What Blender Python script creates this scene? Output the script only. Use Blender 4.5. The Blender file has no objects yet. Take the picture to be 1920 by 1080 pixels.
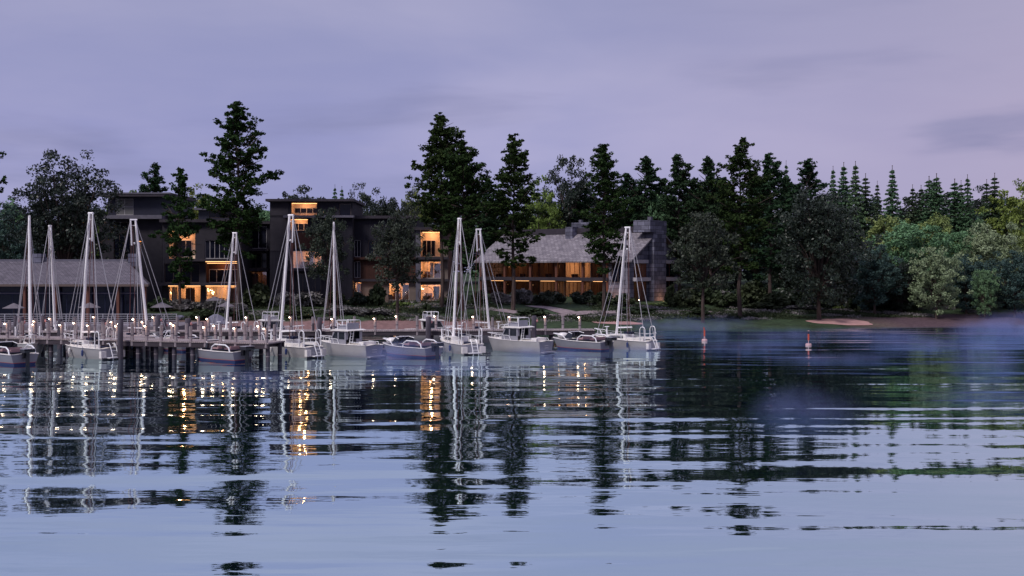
import bpy, math, random
import numpy as np
from mathutils import Vector, Matrix
from math import radians as R, sin, cos, pi, tau

SC = bpy.context.scene
COL = SC.collection
random.seed(7)
F, CX, HY, CH = 2000.0, 960.0, 505.0, 6.3      # focal in photo pixels, centre, horizon row, eye height

def wx(px, Y): return (px - CX) / F * Y
def wz(py, Y): return CH - (py - HY) / F * Y
def wY(py, z=0.0): return (CH - z) * F / (py - HY)

# ------------------------------------------------------------------ materials
def mat_new(name):
    m = bpy.data.materials.new(name); m.use_nodes = True
    nt = m.node_tree; return m, nt, nt.nodes['Principled BSDF']

def set_in(b, **kw):
    for k, v in kw.items():
        b.inputs[k].default_value = v

def plain(name, col, rough=0.6, spec=0.3, metal=0.0, var=0.0, scale=6.0, bump=0.0, stretch=(1, 1, 1)):
    m, nt, b = mat_new(name)
    set_in(b, Roughness=rough, Metallic=metal)
    b.inputs['Specular IOR Level'].default_value = spec
    b.inputs['Base Color'].default_value = (*col, 1)
    if var or bump:
        tc = nt.nodes.new('ShaderNodeTexCoord'); mp = nt.nodes.new('ShaderNodeMapping')
        mp.inputs['Scale'].default_value = stretch
        nz = nt.nodes.new('ShaderNodeTexNoise'); nz.inputs['Scale'].default_value = scale; nz.inputs['Detail'].default_value = 5
        nt.links.new(tc.outputs['Object'], mp.inputs[0]); nt.links.new(mp.outputs[0], nz.inputs['Vector'])
        if var:
            rp = nt.nodes.new('ShaderNodeValToRGB')
            rp.color_ramp.elements[0].position = 0.3; rp.color_ramp.elements[1].position = 0.7
            rp.color_ramp.elements[0].color = (*[max(0, c * (1 - var)) for c in col], 1)
            rp.color_ramp.elements[1].color = (*[min(1, c * (1 + var)) for c in col], 1)
            nt.links.new(nz.outputs['Fac'], rp.inputs[0]); nt.links.new(rp.outputs[0], b.inputs['Base Color'])
        if bump:
            bp = nt.nodes.new('ShaderNodeBump'); bp.inputs['Strength'].default_value = bump; bp.inputs['Distance'].default_value = 0.05
            nt.links.new(nz.outputs['Fac'], bp.inputs['Height']); nt.links.new(bp.outputs[0], b.inputs['Normal'])
    return m

def foliage(name, dark, light, spec=0.2, rough=0.6, trans=0.15):
    """per-leaf colour between two greens, with a larger clump-scale drift and a little light through the leaves"""
    m, nt, b = mat_new(name)
    g = nt.nodes.new('ShaderNodeNewGeometry'); oi = nt.nodes.new('ShaderNodeObjectInfo')
    tc = nt.nodes.new('ShaderNodeTexCoord'); nz = nt.nodes.new('ShaderNodeTexNoise')
    nz.inputs['Scale'].default_value = 0.45; nz.inputs['Detail'].default_value = 3
    nt.links.new(tc.outputs['Object'], nz.inputs['Vector'])
    mx = nt.nodes.new('ShaderNodeMath'); mx.operation = 'MULTIPLY_ADD'; mx.inputs[1].default_value = 0.5
    nt.links.new(g.outputs['Random Per Island'], mx.inputs[0])
    sc = nt.nodes.new('ShaderNodeMath'); sc.operation = 'MULTIPLY_ADD'; sc.inputs[1].default_value = 1.5; sc.inputs[2].default_value = -0.5
    nt.links.new(nz.outputs['Fac'], sc.inputs[0]); nt.links.new(sc.outputs[0], mx.inputs[2])
    rp = nt.nodes.new('ShaderNodeMixRGB')
    rp.inputs[1].default_value = (*dark, 1); rp.inputs[2].default_value = (*light, 1); rp.use_clamp = True
    nt.links.new(mx.outputs[0], rp.inputs[0])
    hs = nt.nodes.new('ShaderNodeHueSaturation')
    hv = nt.nodes.new('ShaderNodeMath'); hv.operation = 'MULTIPLY_ADD'; hv.inputs[1].default_value = 0.04; hv.inputs[2].default_value = 0.48
    nt.links.new(oi.outputs['Random'], hv.inputs[0]); nt.links.new(hv.outputs[0], hs.inputs['Hue'])
    nt.links.new(rp.outputs[0], hs.inputs['Color'])
    nt.links.new(hs.outputs[0], b.inputs['Base Color'])
    set_in(b, Roughness=rough); b.inputs['Specular IOR Level'].default_value = spec
    if trans:
        tr = nt.nodes.new('ShaderNodeBsdfTranslucent'); mixs = nt.nodes.new('ShaderNodeMixShader')
        mixs.inputs[0].default_value = trans
        nt.links.new(hs.outputs[0], tr.inputs[0]); nt.links.new(b.outputs[0], mixs.inputs[1]); nt.links.new(tr.outputs[0], mixs.inputs[2])
        nt.links.new(mixs.outputs[0], nt.nodes['Material Output'].inputs[0])
    return m

def emitter(name, col, strength):
    m, nt, b = mat_new(name)
    b.inputs['Base Color'].default_value = (*col, 1)
    b.inputs['Emission Color'].default_value = (*col, 1); b.inputs['Emission Strength'].default_value = strength
    return m

def thin_glass(name, tint=(1, 1, 1), refl=0.12):
    m, nt, b = mat_new(name)
    tr = nt.nodes.new('ShaderNodeBsdfTransparent'); tr.inputs[0].default_value = (*tint, 1)
    gl = nt.nodes.new('ShaderNodeBsdfGlossy'); gl.inputs['Roughness'].default_value = 0.03
    mx = nt.nodes.new('ShaderNodeMixShader'); mx.inputs[0].default_value = refl
    nt.links.new(tr.outputs[0], mx.inputs[1]); nt.links.new(gl.outputs[0], mx.inputs[2])
    nt.links.new(mx.outputs[0], nt.nodes['Material Output'].inputs[0])
    return m

def bricky(name, c1, c2, mortar, w, h, rough=0.8, msize=0.02, axis='XZ', bump=0.4, noise=0.35, spec=0.25):
    """brick / shingle / plank courses laid in object space"""
    m, nt, b = mat_new(name)
    tc = nt.nodes.new('ShaderNodeTexCoord'); sx = nt.nodes.new('ShaderNodeSeparateXYZ'); cx = nt.nodes.new('ShaderNodeCombineXYZ')
    nt.links.new(tc.outputs['Object'], sx.inputs[0])
    if axis == 'XZ':
        ad = nt.nodes.new('ShaderNodeMath'); ad.operation = 'ADD'
        nt.links.new(sx.outputs[0], ad.inputs[0]); nt.links.new(sx.outputs[1], ad.inputs[1])
        nt.links.new(ad.outputs[0], cx.inputs[0]); nt.links.new(sx.outputs[2], cx.inputs[1])
    elif axis == 'XY':
        nt.links.new(sx.outputs[0], cx.inputs[0]); nt.links.new(sx.outputs[1], cx.inputs[1])
    else:
        nt.links.new(sx.outputs[1], cx.inputs[0]); nt.links.new(sx.outputs[0], cx.inputs[1])
    br = nt.nodes.new('ShaderNodeTexBrick'); br.inputs['Scale'].default_value = 1.0
    br.inputs['Color1'].default_value = (*c1, 1); br.inputs['Color2'].default_value = (*c2, 1); br.inputs['Mortar'].default_value = (*mortar, 1)
    br.inputs['Brick Width'].default_value = w; br.inputs['Row Height'].default_value = h; br.inputs['Mortar Size'].default_value = msize
    nt.links.new(cx.outputs[0], br.inputs['Vector'])
    nz = nt.nodes.new('ShaderNodeTexNoise'); nz.inputs['Scale'].default_value = 1.7; nz.inputs['Detail'].default_value = 6
    nt.links.new(tc.outputs['Object'], nz.inputs['Vector'])
    mul = nt.nodes.new('ShaderNodeMixRGB'); mul.blend_type = 'MULTIPLY'; mul.inputs[0].default_value = 1
    sc = nt.nodes.new('ShaderNodeMath'); sc.operation = 'MULTIPLY_ADD'; sc.inputs[1].default_value = noise * 2; sc.inputs[2].default_value = 1 - noise
    nt.links.new(nz.outputs['Fac'], sc.inputs[0]); nt.links.new(br.outputs['Color'], mul.inputs[1]); nt.links.new(sc.outputs[0], mul.inputs[2])
    nt.links.new(mul.outputs[0], b.inputs['Base Color'])
    bp = nt.nodes.new('ShaderNodeBump'); bp.inputs['Strength'].default_value = bump; bp.inputs['Distance'].default_value = 0.04
    iv = nt.nodes.new('ShaderNodeMath'); iv.operation = 'SUBTRACT'; iv.inputs[0].default_value = 1
    nt.links.new(br.outputs['Fac'], iv.inputs[1]); nt.links.new(iv.outputs[0], bp.inputs['Height']); nt.links.new(bp.outputs[0], b.inputs['Normal'])
    set_in(b, Roughness=rough); b.inputs['Specular IOR Level'].default_value = spec
    return m

M = {}
M['pine'] = foliage('pine_needles', (0.010, 0.024, 0.008), (0.040, 0.072, 0.020), spec=0.08, rough=0.8, trans=0.1)
M['pine_far'] = foliage('far_pine_needles', (0.012, 0.030, 0.014), (0.038, 0.075, 0.034), spec=0.08, rough=0.8, trans=0.1)
M['leaf_dark'] = foliage('dark_glossy_leaves', (0.010, 0.017, 0.012), (0.040, 0.056, 0.040), spec=0.3, rough=0.4, trans=0.1)
M['leaf_grey'] = foliage('grey_green_leaves', (0.016, 0.026, 0.018), (0.058, 0.074, 0.048), spec=0.25, rough=0.5)
M['leaf_sage'] = foliage('sage_leaves', (0.085, 0.13, 0.065), (0.34, 0.42, 0.24), spec=0.2, trans=0.10)
M['leaf_mid'] = foliage('mid_green_leaves', (0.050, 0.110, 0.055), (0.18, 0.33, 0.16), spec=0.2, trans=0.10)
M['leaf_olive'] = foliage('olive_leaves', (0.080, 0.115, 0.034), (0.28, 0.36, 0.12), spec=0.2, trans=0.10)
M['leaf_lime'] = foliage('lime_leaves', (0.075, 0.115, 0.022), (0.23, 0.30, 0.07), spec=0.2)
M['leaf_rust'] = foliage('rust_leaves', (0.075, 0.045, 0.012), (0.20, 0.14, 0.03), spec=0.2)
M['leaf_teal'] = foliage('teal_leaves', (0.020, 0.046, 0.044), (0.075, 0.13, 0.105), spec=0.2)
M['spruce'] = foliage('spruce_needles', (0.042, 0.088, 0.048), (0.15, 0.26, 0.13), spec=0.15)
M['spruce_dark'] = foliage('dark_spruce_needles', (0.032, 0.056, 0.032), (0.090, 0.130, 0.072), spec=0.15)
M['flower'] = foliage('pale_flowering_leaves', (0.06, 0.07, 0.06), (0.34, 0.31, 0.31), spec=0.2)
M['shrub_dark'] = foliage('dark_shrub_leaves', (0.018, 0.030, 0.014), (0.060, 0.080, 0.036), spec=0.2)
M['bark'] = plain('bark', (0.075, 0.055, 0.050), 0.9, 0.1, var=0.4, scale=4, bump=0.6, stretch=(1, 1, .2))
M['bark_red'] = plain('reddish_bark', (0.11, 0.065, 0.055), 0.9, 0.1, var=0.4, scale=4, bump=0.6, stretch=(1, 1, .2))
M['white'] = plain('white_gelcoat', (0.80, 0.77, 0.74), 0.35, 0.5, var=0.05, scale=1.2)
M['mast'] = plain('white_painted_spar', (0.95, 0.93, 0.93), 0.35, 0.5)
M['hull'] = plain('grey_white_hull', (0.43, 0.415, 0.42), 0.35, 0.5, var=0.08, scale=0.9)
M['hullside'] = plain('grey_hull', (0.28, 0.28, 0.325), 0.35, 0.5, var=0.10, scale=0.9)
M['cream'] = plain('cream_deck', (0.80, 0.74, 0.64), 0.55, 0.3, var=0.06, scale=3)
M['wire'] = plain('rope_white', (0.40, 0.39, 0.42), 0.6, 0.3)
M['wire_dark'] = plain('dark_red_line', (0.12, 0.05, 0.05), 0.7, 0.2)
M['chrome'] = plain('white_tube', (0.82, 0.82, 0.84), 0.3, 0.5)
M['navy'] = plain('navy_canvas', (0.015, 0.018, 0.045), 0.7, 0.2)
M['red'] = plain('red_stripe', (0.55, 0.10, 0.06), 0.5, 0.4)
M['blue'] = plain('blue_boot_paint', (0.02, 0.035, 0.14), 0.5, 0.4)
M['black'] = plain('black_cowling', (0.012, 0.012, 0.018), 0.4, 0.5)
M['darkglass'] = plain('dark_window_glass', (0.005, 0.006, 0.014), 0.10, 0.22)
M['boatglass'] = plain('boat_window_glass', (0.02, 0.025, 0.035), 0.08, 0.6)
M['greyglass'] = plain('faintly_lit_window_glass', (0.16, 0.16, 0.16), 0.25, 0.5)  # no curtain: grey base colour stands in for faint light in the window
M['glass'] = thin_glass('clear_window_glass')
M['pink'] = plain('faded_pink_cushion', (0.36, 0.23, 0.24), 0.8, 0.2)
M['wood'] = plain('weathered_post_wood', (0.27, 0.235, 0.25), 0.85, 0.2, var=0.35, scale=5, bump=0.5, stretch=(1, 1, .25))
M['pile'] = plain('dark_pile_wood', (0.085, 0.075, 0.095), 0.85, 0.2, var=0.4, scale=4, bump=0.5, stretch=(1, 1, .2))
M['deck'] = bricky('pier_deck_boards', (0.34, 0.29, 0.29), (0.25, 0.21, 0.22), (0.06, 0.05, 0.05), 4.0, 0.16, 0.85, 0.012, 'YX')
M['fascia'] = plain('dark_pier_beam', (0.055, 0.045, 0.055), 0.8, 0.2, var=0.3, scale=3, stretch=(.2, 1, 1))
M['bulb'] = emitter('warm_white_lamp', (1.0, 0.74, 0.55), 20.0)
M['strip'] = emitter('warm_light_strip', (1.0, 0.50, 0.20), 2.6)
M['globe'] = emitter('warm_globe_lamp', (1.0, 0.66, 0.32), 9.0)
M['litpane'] = emitter('lit_curtain', (1.0, 0.58, 0.20), 1.15)
M['fender'] = plain('blue_fender', (0.03, 0.05, 0.16), 0.5, 0.4)
M['redlens'] = plain('dull_red_lens', (0.55, 0.25, 0.25), 0.5, 0.4)
M['stone'] = bricky('grey_stone_blocks', (0.19, 0.19, 0.25), (0.070, 0.070, 0.10), (0.05, 0.05, 0.065), 1.1, 0.55, 0.9, 0.03, 'XZ', 0.8, 0.5)
M['shingle'] = bricky('grey_cedar_shingles', (0.27, 0.245, 0.265), (0.16, 0.145, 0.165), (0.06, 0.055, 0.06), 0.6, 0.34, 0.9, 0.025, 'XY', 0.6, 0.3)
M['shingle_dark'] = bricky('dark_grey_shingles', (0.16, 0.145, 0.17), (0.11, 0.10, 0.12), (0.05, 0.045, 0.055), 0.45, 0.24, 0.9, 0.025, 'XY', 0.6, 0.3)
M['board'] = bricky('dark_vertical_boards', (0.020, 0.018, 0.028), (0.015, 0.014, 0.022), (0.02, 0.02, 0.03), 0.22, 30.0, 0.8, 0.012, 'XZ', 0.4, 0.3)
M['render'] = plain('grey_render', (0.036, 0.033, 0.042), 0.85, 0.2, var=0.15, scale=1.5)
M['navywall'] = plain('navy_metal_cladding', (0.013, 0.014, 0.030), 0.5, 0.4, var=0.2, scale=1)
M['brownwall'] = bricky('brown_boards', (0.070, 0.028, 0.021), (0.050, 0.021, 0.016), (0.03, 0.018, 0.015), 0.25, 30.0, 0.8, 0.012, 'XZ', 0.4, 0.3)
M['slab'] = plain('dark_floor_slab_edge', (0.036, 0.030, 0.040), 0.7, 0.3, var=0.2, scale=2)
M['slab_light'] = plain('pale_slab_edge', (0.11, 0.105, 0.135), 0.7, 0.3, var=0.15, scale=2)
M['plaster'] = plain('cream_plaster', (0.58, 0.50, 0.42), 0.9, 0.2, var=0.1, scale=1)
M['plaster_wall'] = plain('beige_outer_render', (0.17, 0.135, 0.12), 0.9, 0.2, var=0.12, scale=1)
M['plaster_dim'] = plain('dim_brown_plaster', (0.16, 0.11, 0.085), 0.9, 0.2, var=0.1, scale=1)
M['door'] = plain('brown_door', (0.13, 0.062, 0.04), 0.6, 0.3, var=0.25, scale=3, stretch=(4, 4, .4))
M['timber'] = plain('oiled_red_timber', (0.13, 0.052, 0.036), 0.6, 0.3, var=0.3, scale=3, stretch=(3, 3, .4))
M['frame'] = plain('pale_window_frame', (0.42, 0.40, 0.42), 0.5, 0.4)
M['frame_dark'] = plain('bronze_window_frame', (0.10, 0.07, 0.06), 0.5, 0.4)
M['lintel'] = plain('white_concrete_lintel', (0.42, 0.39, 0.42), 0.8, 0.2, var=0.1, scale=2)
M['canvas'] = plain('grey_parasol_canvas', (0.15, 0.135, 0.15), 0.9, 0.1, var=0.1, scale=2)
M['rail'] = plain('galvanised_rail', (0.42, 0.41, 0.47), 0.45, 0.5)
M['rock'] = plain('blue_grey_rock', (0.17, 0.17, 0.22), 0.9, 0.2, var=0.4, scale=1.5, bump=0.8)
M['pathm'] = plain('pale_gravel', (0.26, 0.21, 0.22), 0.95, 0.1, var=0.25, scale=2, bump=0.3)
M['sandm'] = plain('pink_sand', (0.42, 0.25, 0.23), 0.95, 0.1, var=0.15, scale=1.2, bump=0.3)
M['prom'] = plain('promenade_concrete', (0.17, 0.15, 0.17), 0.9, 0.2, var=0.2, scale=1)
M['buoyw'] = plain('buoy_white', (0.62, 0.42, 0.44), 0.5, 0.4, var=0.1, scale=5)
M['wicker'] = plain('dark_wicker', (0.05, 0.03, 0.025), 0.8, 0.2)

# ------------------------------------------------------------------ mesh builder
class MB:
    def __init__(s): s.v = []; s.f = []; s.mi = []; s.cur = 0
    def add(s, vs, fs):
        o = len(s.v); s.v += [tuple(v) for v in vs]; s.f += [tuple(i + o for i in f) for f in fs]; s.mi += [s.cur] * len(fs); return s
    def box(s, x0, x1, y0, y1, z0, z1):
        vs = [(x0, y0, z0), (x1, y0, z0), (x1, y1, z0), (x0, y1, z0), (x0, y0, z1), (x1, y0, z1), (x1, y1, z1), (x0, y1, z1)]
        return s.add(vs, [(0, 3, 2, 1), (4, 5, 6, 7), (0, 1, 5, 4), (1, 2, 6, 5), (2, 3, 7, 6), (3, 0, 4, 7)])
    def tube(s, pts, r, n=6, closed=False, cap=True):
        pts = [Vector(p) for p in pts]; k = len(pts)
        rs = r if isinstance(r, (list, tuple)) else [r] * k
        vs, fs = [], []; prev = None
        for i, p in enumerate(pts):
            a = pts[(i - 1) % k] if closed else pts[max(i - 1, 0)]
            b = pts[(i + 1) % k] if closed else pts[min(i + 1, k - 1)]
            d = (b - a).normalized() if (b - a).length > 1e-9 else Vector((0, 0, 1))
            if prev is None:
                u = d.cross(Vector((0.31, 0.77, 0.55))); u = u if u.length > .05 else d.cross(Vector((1, 0, 0)))
            else:
                u = prev - d * prev.dot(d)
            u.normalize(); w = d.cross(u); prev = u
            for j in range(n):
                t = tau * j / n
                vs.append(p + (u * cos(t) + w * sin(t)) * rs[i])
        m = k if closed else k - 1
        for i in range(m):
            i2 = (i + 1) % k
            for j in range(n):
                fs.append((i * n + j, i * n + (j + 1) % n, i2 * n + (j + 1) % n, i2 * n + j))
        if cap and not closed:
            fs.append(tuple(range(n - 1, -1, -1))); fs.append(tuple(range((k - 1) * n, k * n)))
        return s.add(vs, fs)
    def lathe(s, prof, n=12, c=(0, 0, 0)):
        vs, fs = [], []
        for (r, z) in prof:
            for j in range(n):
                vs.append((c[0] + r * cos(tau * j / n), c[1] + r * sin(tau * j / n), c[2] + z))
        for i in range(len(prof) - 1):
            for j in range(n):
                fs.append((i * n + j, i * n + (j + 1) % n, (i + 1) * n + (j + 1) % n, (i + 1) * n + j))
        fs.append(tuple(range(n - 1, -1, -1))); fs.append(tuple(range((len(prof) - 1) * n, len(prof) * n)))
        return s.add(vs, fs)
    def prism(s, poly, lo, hi, axis='y'):
        """closed polygon of 2D points extruded between lo and hi along an axis"""
        n = len(poly)
        def P(a, b, t): return {'y': (a, t, b), 'x': (t, a, b), 'z': (a, b, t)}[axis]
        vs = [P(a, b, lo) for a, b in poly] + [P(a, b, hi) for a, b in poly]
        fs = [tuple(range(n)), tuple(range(2 * n - 1, n - 1, -1))] + [(i, i + n, (i + 1) % n + n, (i + 1) % n) for i in range(n)]
        return s.add(vs, fs)
    def ball(s, c, r, n=10, sq=(1, 1, 1)):
        prof = [(max(1e-4, r * sin(pi * i / n)), -r * cos(pi * i / n)) for i in range(n + 1)]
        o = len(s.v); s.lathe(prof, n + 2)
        for i in range(o, len(s.v)):
            x, y, z = s.v[i]; s.v[i] = (c[0] + x * sq[0], c[1] + y * sq[1], c[2] + z * sq[2])
        return s
    def mesh(s, name, mats, smooth=False, fix=True):
        me = bpy.data.meshes.new(name); me.from_pydata(s.v, [], s.f)
        for m in (mats if isinstance(mats, (list, tuple)) else [mats]): me.materials.append(m)
        if any(s.mi): me.polygons.foreach_set('material_index', s.mi)
        if fix:
            import bmesh
            bm = bmesh.new(); bm.from_mesh(me); bmesh.ops.recalc_face_normals(bm, faces=bm.faces); bm.to_mesh(me); bm.free()
        if smooth:
            me.polygons.foreach_set('use_smooth', [True] * len(me.polygons))
            try: me.set_sharp_from_angle(angle=R(40))
            except Exception: pass
        me.update(); return me
    def build(s, name, mats, parent=None, smooth=False, fix=True):
        o = bpy.data.objects.new(name, s.mesh(name, mats, smooth, fix)); COL.objects.link(o)
        if parent is not None: o.parent = parent
        return o

def link(name, me, parent=None):
    o = bpy.data.objects.new(name, me); COL.objects.link(o)
    if parent is not None: o.parent = parent
    return o
def tag(o, label=None, cat=None, group=None, kind=None):
    if label: o['label'] = label
    if cat: o['category'] = cat
    if group: o['group'] = group
    if kind: o['kind'] = kind
    return o
def thing(name, label, cat, loc=(0, 0, 0), rz=0.0, group=None):
    o = bpy.data.objects.new(name, None); COL.objects.link(o); o.empty_display_size = 0.3
    o.location = loc; o.rotation_euler = (0, 0, rz)
    return tag(o, label, cat, group)
def copy_tree(o, parent=None):
    c = o.copy(); COL.objects.link(c); c.parent = parent
    for ch in list(o.children): copy_tree(ch, c)
    return c
def dup(o, label, loc, rz=0.0, scale=1.0):
    c = copy_tree(o); c['label'] = label; c.location = loc; c.rotation_euler = (0, 0, rz)
    c.scale = (scale,) * 3 if not isinstance(scale, tuple) else scale
    return c
ORD = ['first', 'second', 'third', 'fourth', 'fifth', 'sixth', 'seventh', 'eighth', 'ninth', 'tenth', 'eleventh', 'twelfth', 'thirteenth',
       'fourteenth', 'fifteenth', 'sixteenth', 'seventeenth', 'eighteenth', 'nineteenth', 'twentieth', 'twenty-first', 'twenty-second', 'twenty-third', 'twenty-fourth']

# ------------------------------------------------------------------ camera, sky, sun
cam = bpy.data.cameras.new('camera'); co = bpy.data.objects.new('camera', cam); COL.objects.link(co); SC.camera = co
cam.sensor_width = 36.0; cam.lens = 36.0 * F / 1920.0; cam.shift_y = -(540.0 - HY) / 1920.0
co.location = (0, 0, CH); co.rotation_euler = (R(90), 0, 0); cam.clip_end = 3000; cam.clip_start = 0.5

SUN_ELEV, SUN_AZ = 47.0, 222.0     # azimuth of the sun: degrees from +Y, clockwise
sdir = Vector((sin(R(SUN_AZ)) * cos(R(SUN_ELEV)), cos(R(SUN_AZ)) * cos(R(SUN_ELEV)), sin(R(SUN_ELEV))))
sl = bpy.data.lights.new('sun', 'SUN'); so = bpy.data.objects.new('sun', sl); COL.objects.link(so)
sl.energy = 2.5; sl.angle = R(14); sl.color = (1.0, 0.93, 0.90)
so.rotation_euler = sdir.to_track_quat('Z', 'Y').to_euler(); so.location = (0, 0, 80)

def build_world():
    w = bpy.data.worlds.new('World'); SC.world = w; w.use_nodes = True
    nt = w.node_tree; nt.nodes.clear()
    N, L = nt.nodes.new, nt.links.new
    out = N('ShaderNodeOutputWorld'); bg = N('ShaderNodeBackground')
    sky = N('ShaderNodeTexSky'); sky.sky_type = 'NISHITA'; sky.sun_disc = False
    sky.sun_elevation = R(SUN_ELEV); sky.sun_rotation = R(SUN_AZ)
    tc = N('ShaderNodeTexCoord')
    sep = N('ShaderNodeSeparateXYZ'); L(tc.outputs['Generated'], sep.inputs[0])
    # overcast deck: lavender base, streaks of darker and paler cloud stretched along the horizon
    def noise(scale, zs, off, det, lo, hi):
        mp = N('ShaderNodeMapping'); mp.inputs['Scale'].default_value = (1, 1, zs); mp.inputs['Location'].default_value = off
        L(tc.outputs['Generated'], mp.inputs[0])
        n = N('ShaderNodeTexNoise'); n.inputs['Scale'].default_value = scale; n.inputs['Detail'].default_value = det; n.inputs['Distortion'].default_value = 0.3
        L(mp.outputs[0], n.inputs['Vector'])
        mr = N('ShaderNodeMapRange'); mr.interpolation_type = 'SMOOTHSTEP'
        mr.inputs[1].default_value = lo; mr.inputs[2].default_value = hi; L(n.outputs['Fac'], mr.inputs[0]); return mr
    def mix(fac, a, b, facv=None):
        m = N('ShaderNodeMixRGB')
        if fac is not None: L(fac, m.inputs[0])
        else: m.inputs[0].default_value = facv
        for i, c in ((1, a), (2, b)):
            if isinstance(c, tuple): m.inputs[i].default_value = (*c, 1)
            else: L(c, m.inputs[i])
        return m.outputs[0]
    broad = noise(2.2, 3.0, (0.3, 1.7, 0.2), 5, 0.38, 0.64)
    streak = noise(3.0, 6.5, (4.1, 0.6, 0.9), 5, 0.50, 0.72)
    fine = noise(9.0, 6.0, (1.1, 2.6, 0.4), 5, 0.3, 0.75)
    c = mix(broad.outputs[0], (0.310, 0.320, 0.580), (0.430, 0.415, 0.655))
    # pinker, paler towards +x (right), greyer towards upper left
    gx = N('ShaderNodeMapRange'); gx.inputs[1].default_value = 0.05; gx.inputs[2].default_value = 0.55; L(sep.outputs[0], gx.inputs[0])
    c = mix(gx.outputs[0], c, (0.480, 0.410, 0.570))
    gl = N('ShaderNodeMapRange'); gl.inputs[1].default_value = 0.12; gl.inputs[2].default_value = 0.30; gl.inputs[4].default_value = 0.55; L(sep.outputs[2], gl.inputs[0])
    c = mix(gl.outputs[0], c, (0.335, 0.350, 0.500))
    ms = N('ShaderNodeMath'); ms.operation = 'MULTIPLY'; L(streak.outputs[0], ms.inputs[0])
    hg = N('ShaderNodeMapRange'); hg.inputs[1].default_value = 0.10; hg.inputs[2].default_value = 0.22; hg.inputs[3].default_value = 0.62; hg.inputs[4].default_value = 0.22; L(sep.outputs[2], hg.inputs[0]); L(hg.outputs[0], ms.inputs[1])
    c = mix(ms.outputs[0], c, (0.205, 0.215, 0.400))
    mf = N('ShaderNodeMath'); mf.operation = 'MULTIPLY'; mf.inputs[1].default_value = 0.08; L(fine.outputs[0], mf.inputs[0])
    c = mix(mf.outputs[0], c, (0.50, 0.48, 0.66))
    # overcast sky is brighter overhead
    gz = N('ShaderNodeMapRange'); gz.inputs[1].default_value = 0.3; gz.inputs[2].default_value = 1.0; gz.inputs[3].default_value = 1.0; gz.inputs[4].default_value = 1.5
    L(sep.outputs[2], gz.inputs[0])
    vm = N('ShaderNodeVectorMath'); vm.operation = 'SCALE'; L(c, vm.inputs[0]); L(gz.outputs[0], vm.inputs['Scale'])
    sk = N('ShaderNodeVectorMath'); sk.operation = 'SCALE'; L(sky.outputs[0], sk.inputs[0]); sk.inputs['Scale'].default_value = 0.05
    c = mix(None, vm.outputs[0], sk.outputs[0], 0.06)
    L(c, bg.inputs[0]); bg.inputs[1].default_value = 1.0; L(bg.outputs[0], out.inputs[0])
build_world()
SC.view_settings.view_transform = 'Standard'; SC.view_settings.look = 'None'; SC.view_settings.gamma = 1; SC.view_settings.exposure = 0.0
SC.cycles.use_denoising = True
SC.cycles.max_bounces = 6; SC.cycles.diffuse_bounces = 2; SC.cycles.glossy_bounces = 3; SC.cycles.transparent_max_bounces = 8
SC.cycles.volume_bounces = 0; SC.cycles.sample_clamp_indirect = 4.0; SC.cycles.caustics_reflective = False; SC.cycles.caustics_refractive = False

# ------------------------------------------------------------------ ground and water
_SH = [(-400, 104), (-62, 104), (-38, 104), (-30, 103), (-24, 102.5), (-4, 104), (6, 108), (15, 111), (28, 113), (45, 117), (57, 121), (75, 124), (400, 130)]
def shore(x):
    for (a, ya), (b, yb) in zip(_SH, _SH[1:]):
        if x <= b:
            t = (x - a) / (b - a); t = t * t * (3 - 2 * t); return ya + (yb - ya) * t
    return _SH[-1][1]
def ground_z(x, Y):
    d = Y - shore(x)
    if d < 0: return max(-3.0, d * 0.16)
    z = 0.076 * min(d, 30)
    if d > 30: z += 0.03 * min(d - 30, 60)
    return z + 0.10 * min(1, d / 6) * (sin(x * .31 + Y * .17) * .6 + sin(x * .13 - Y * .29) * .7)

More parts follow.
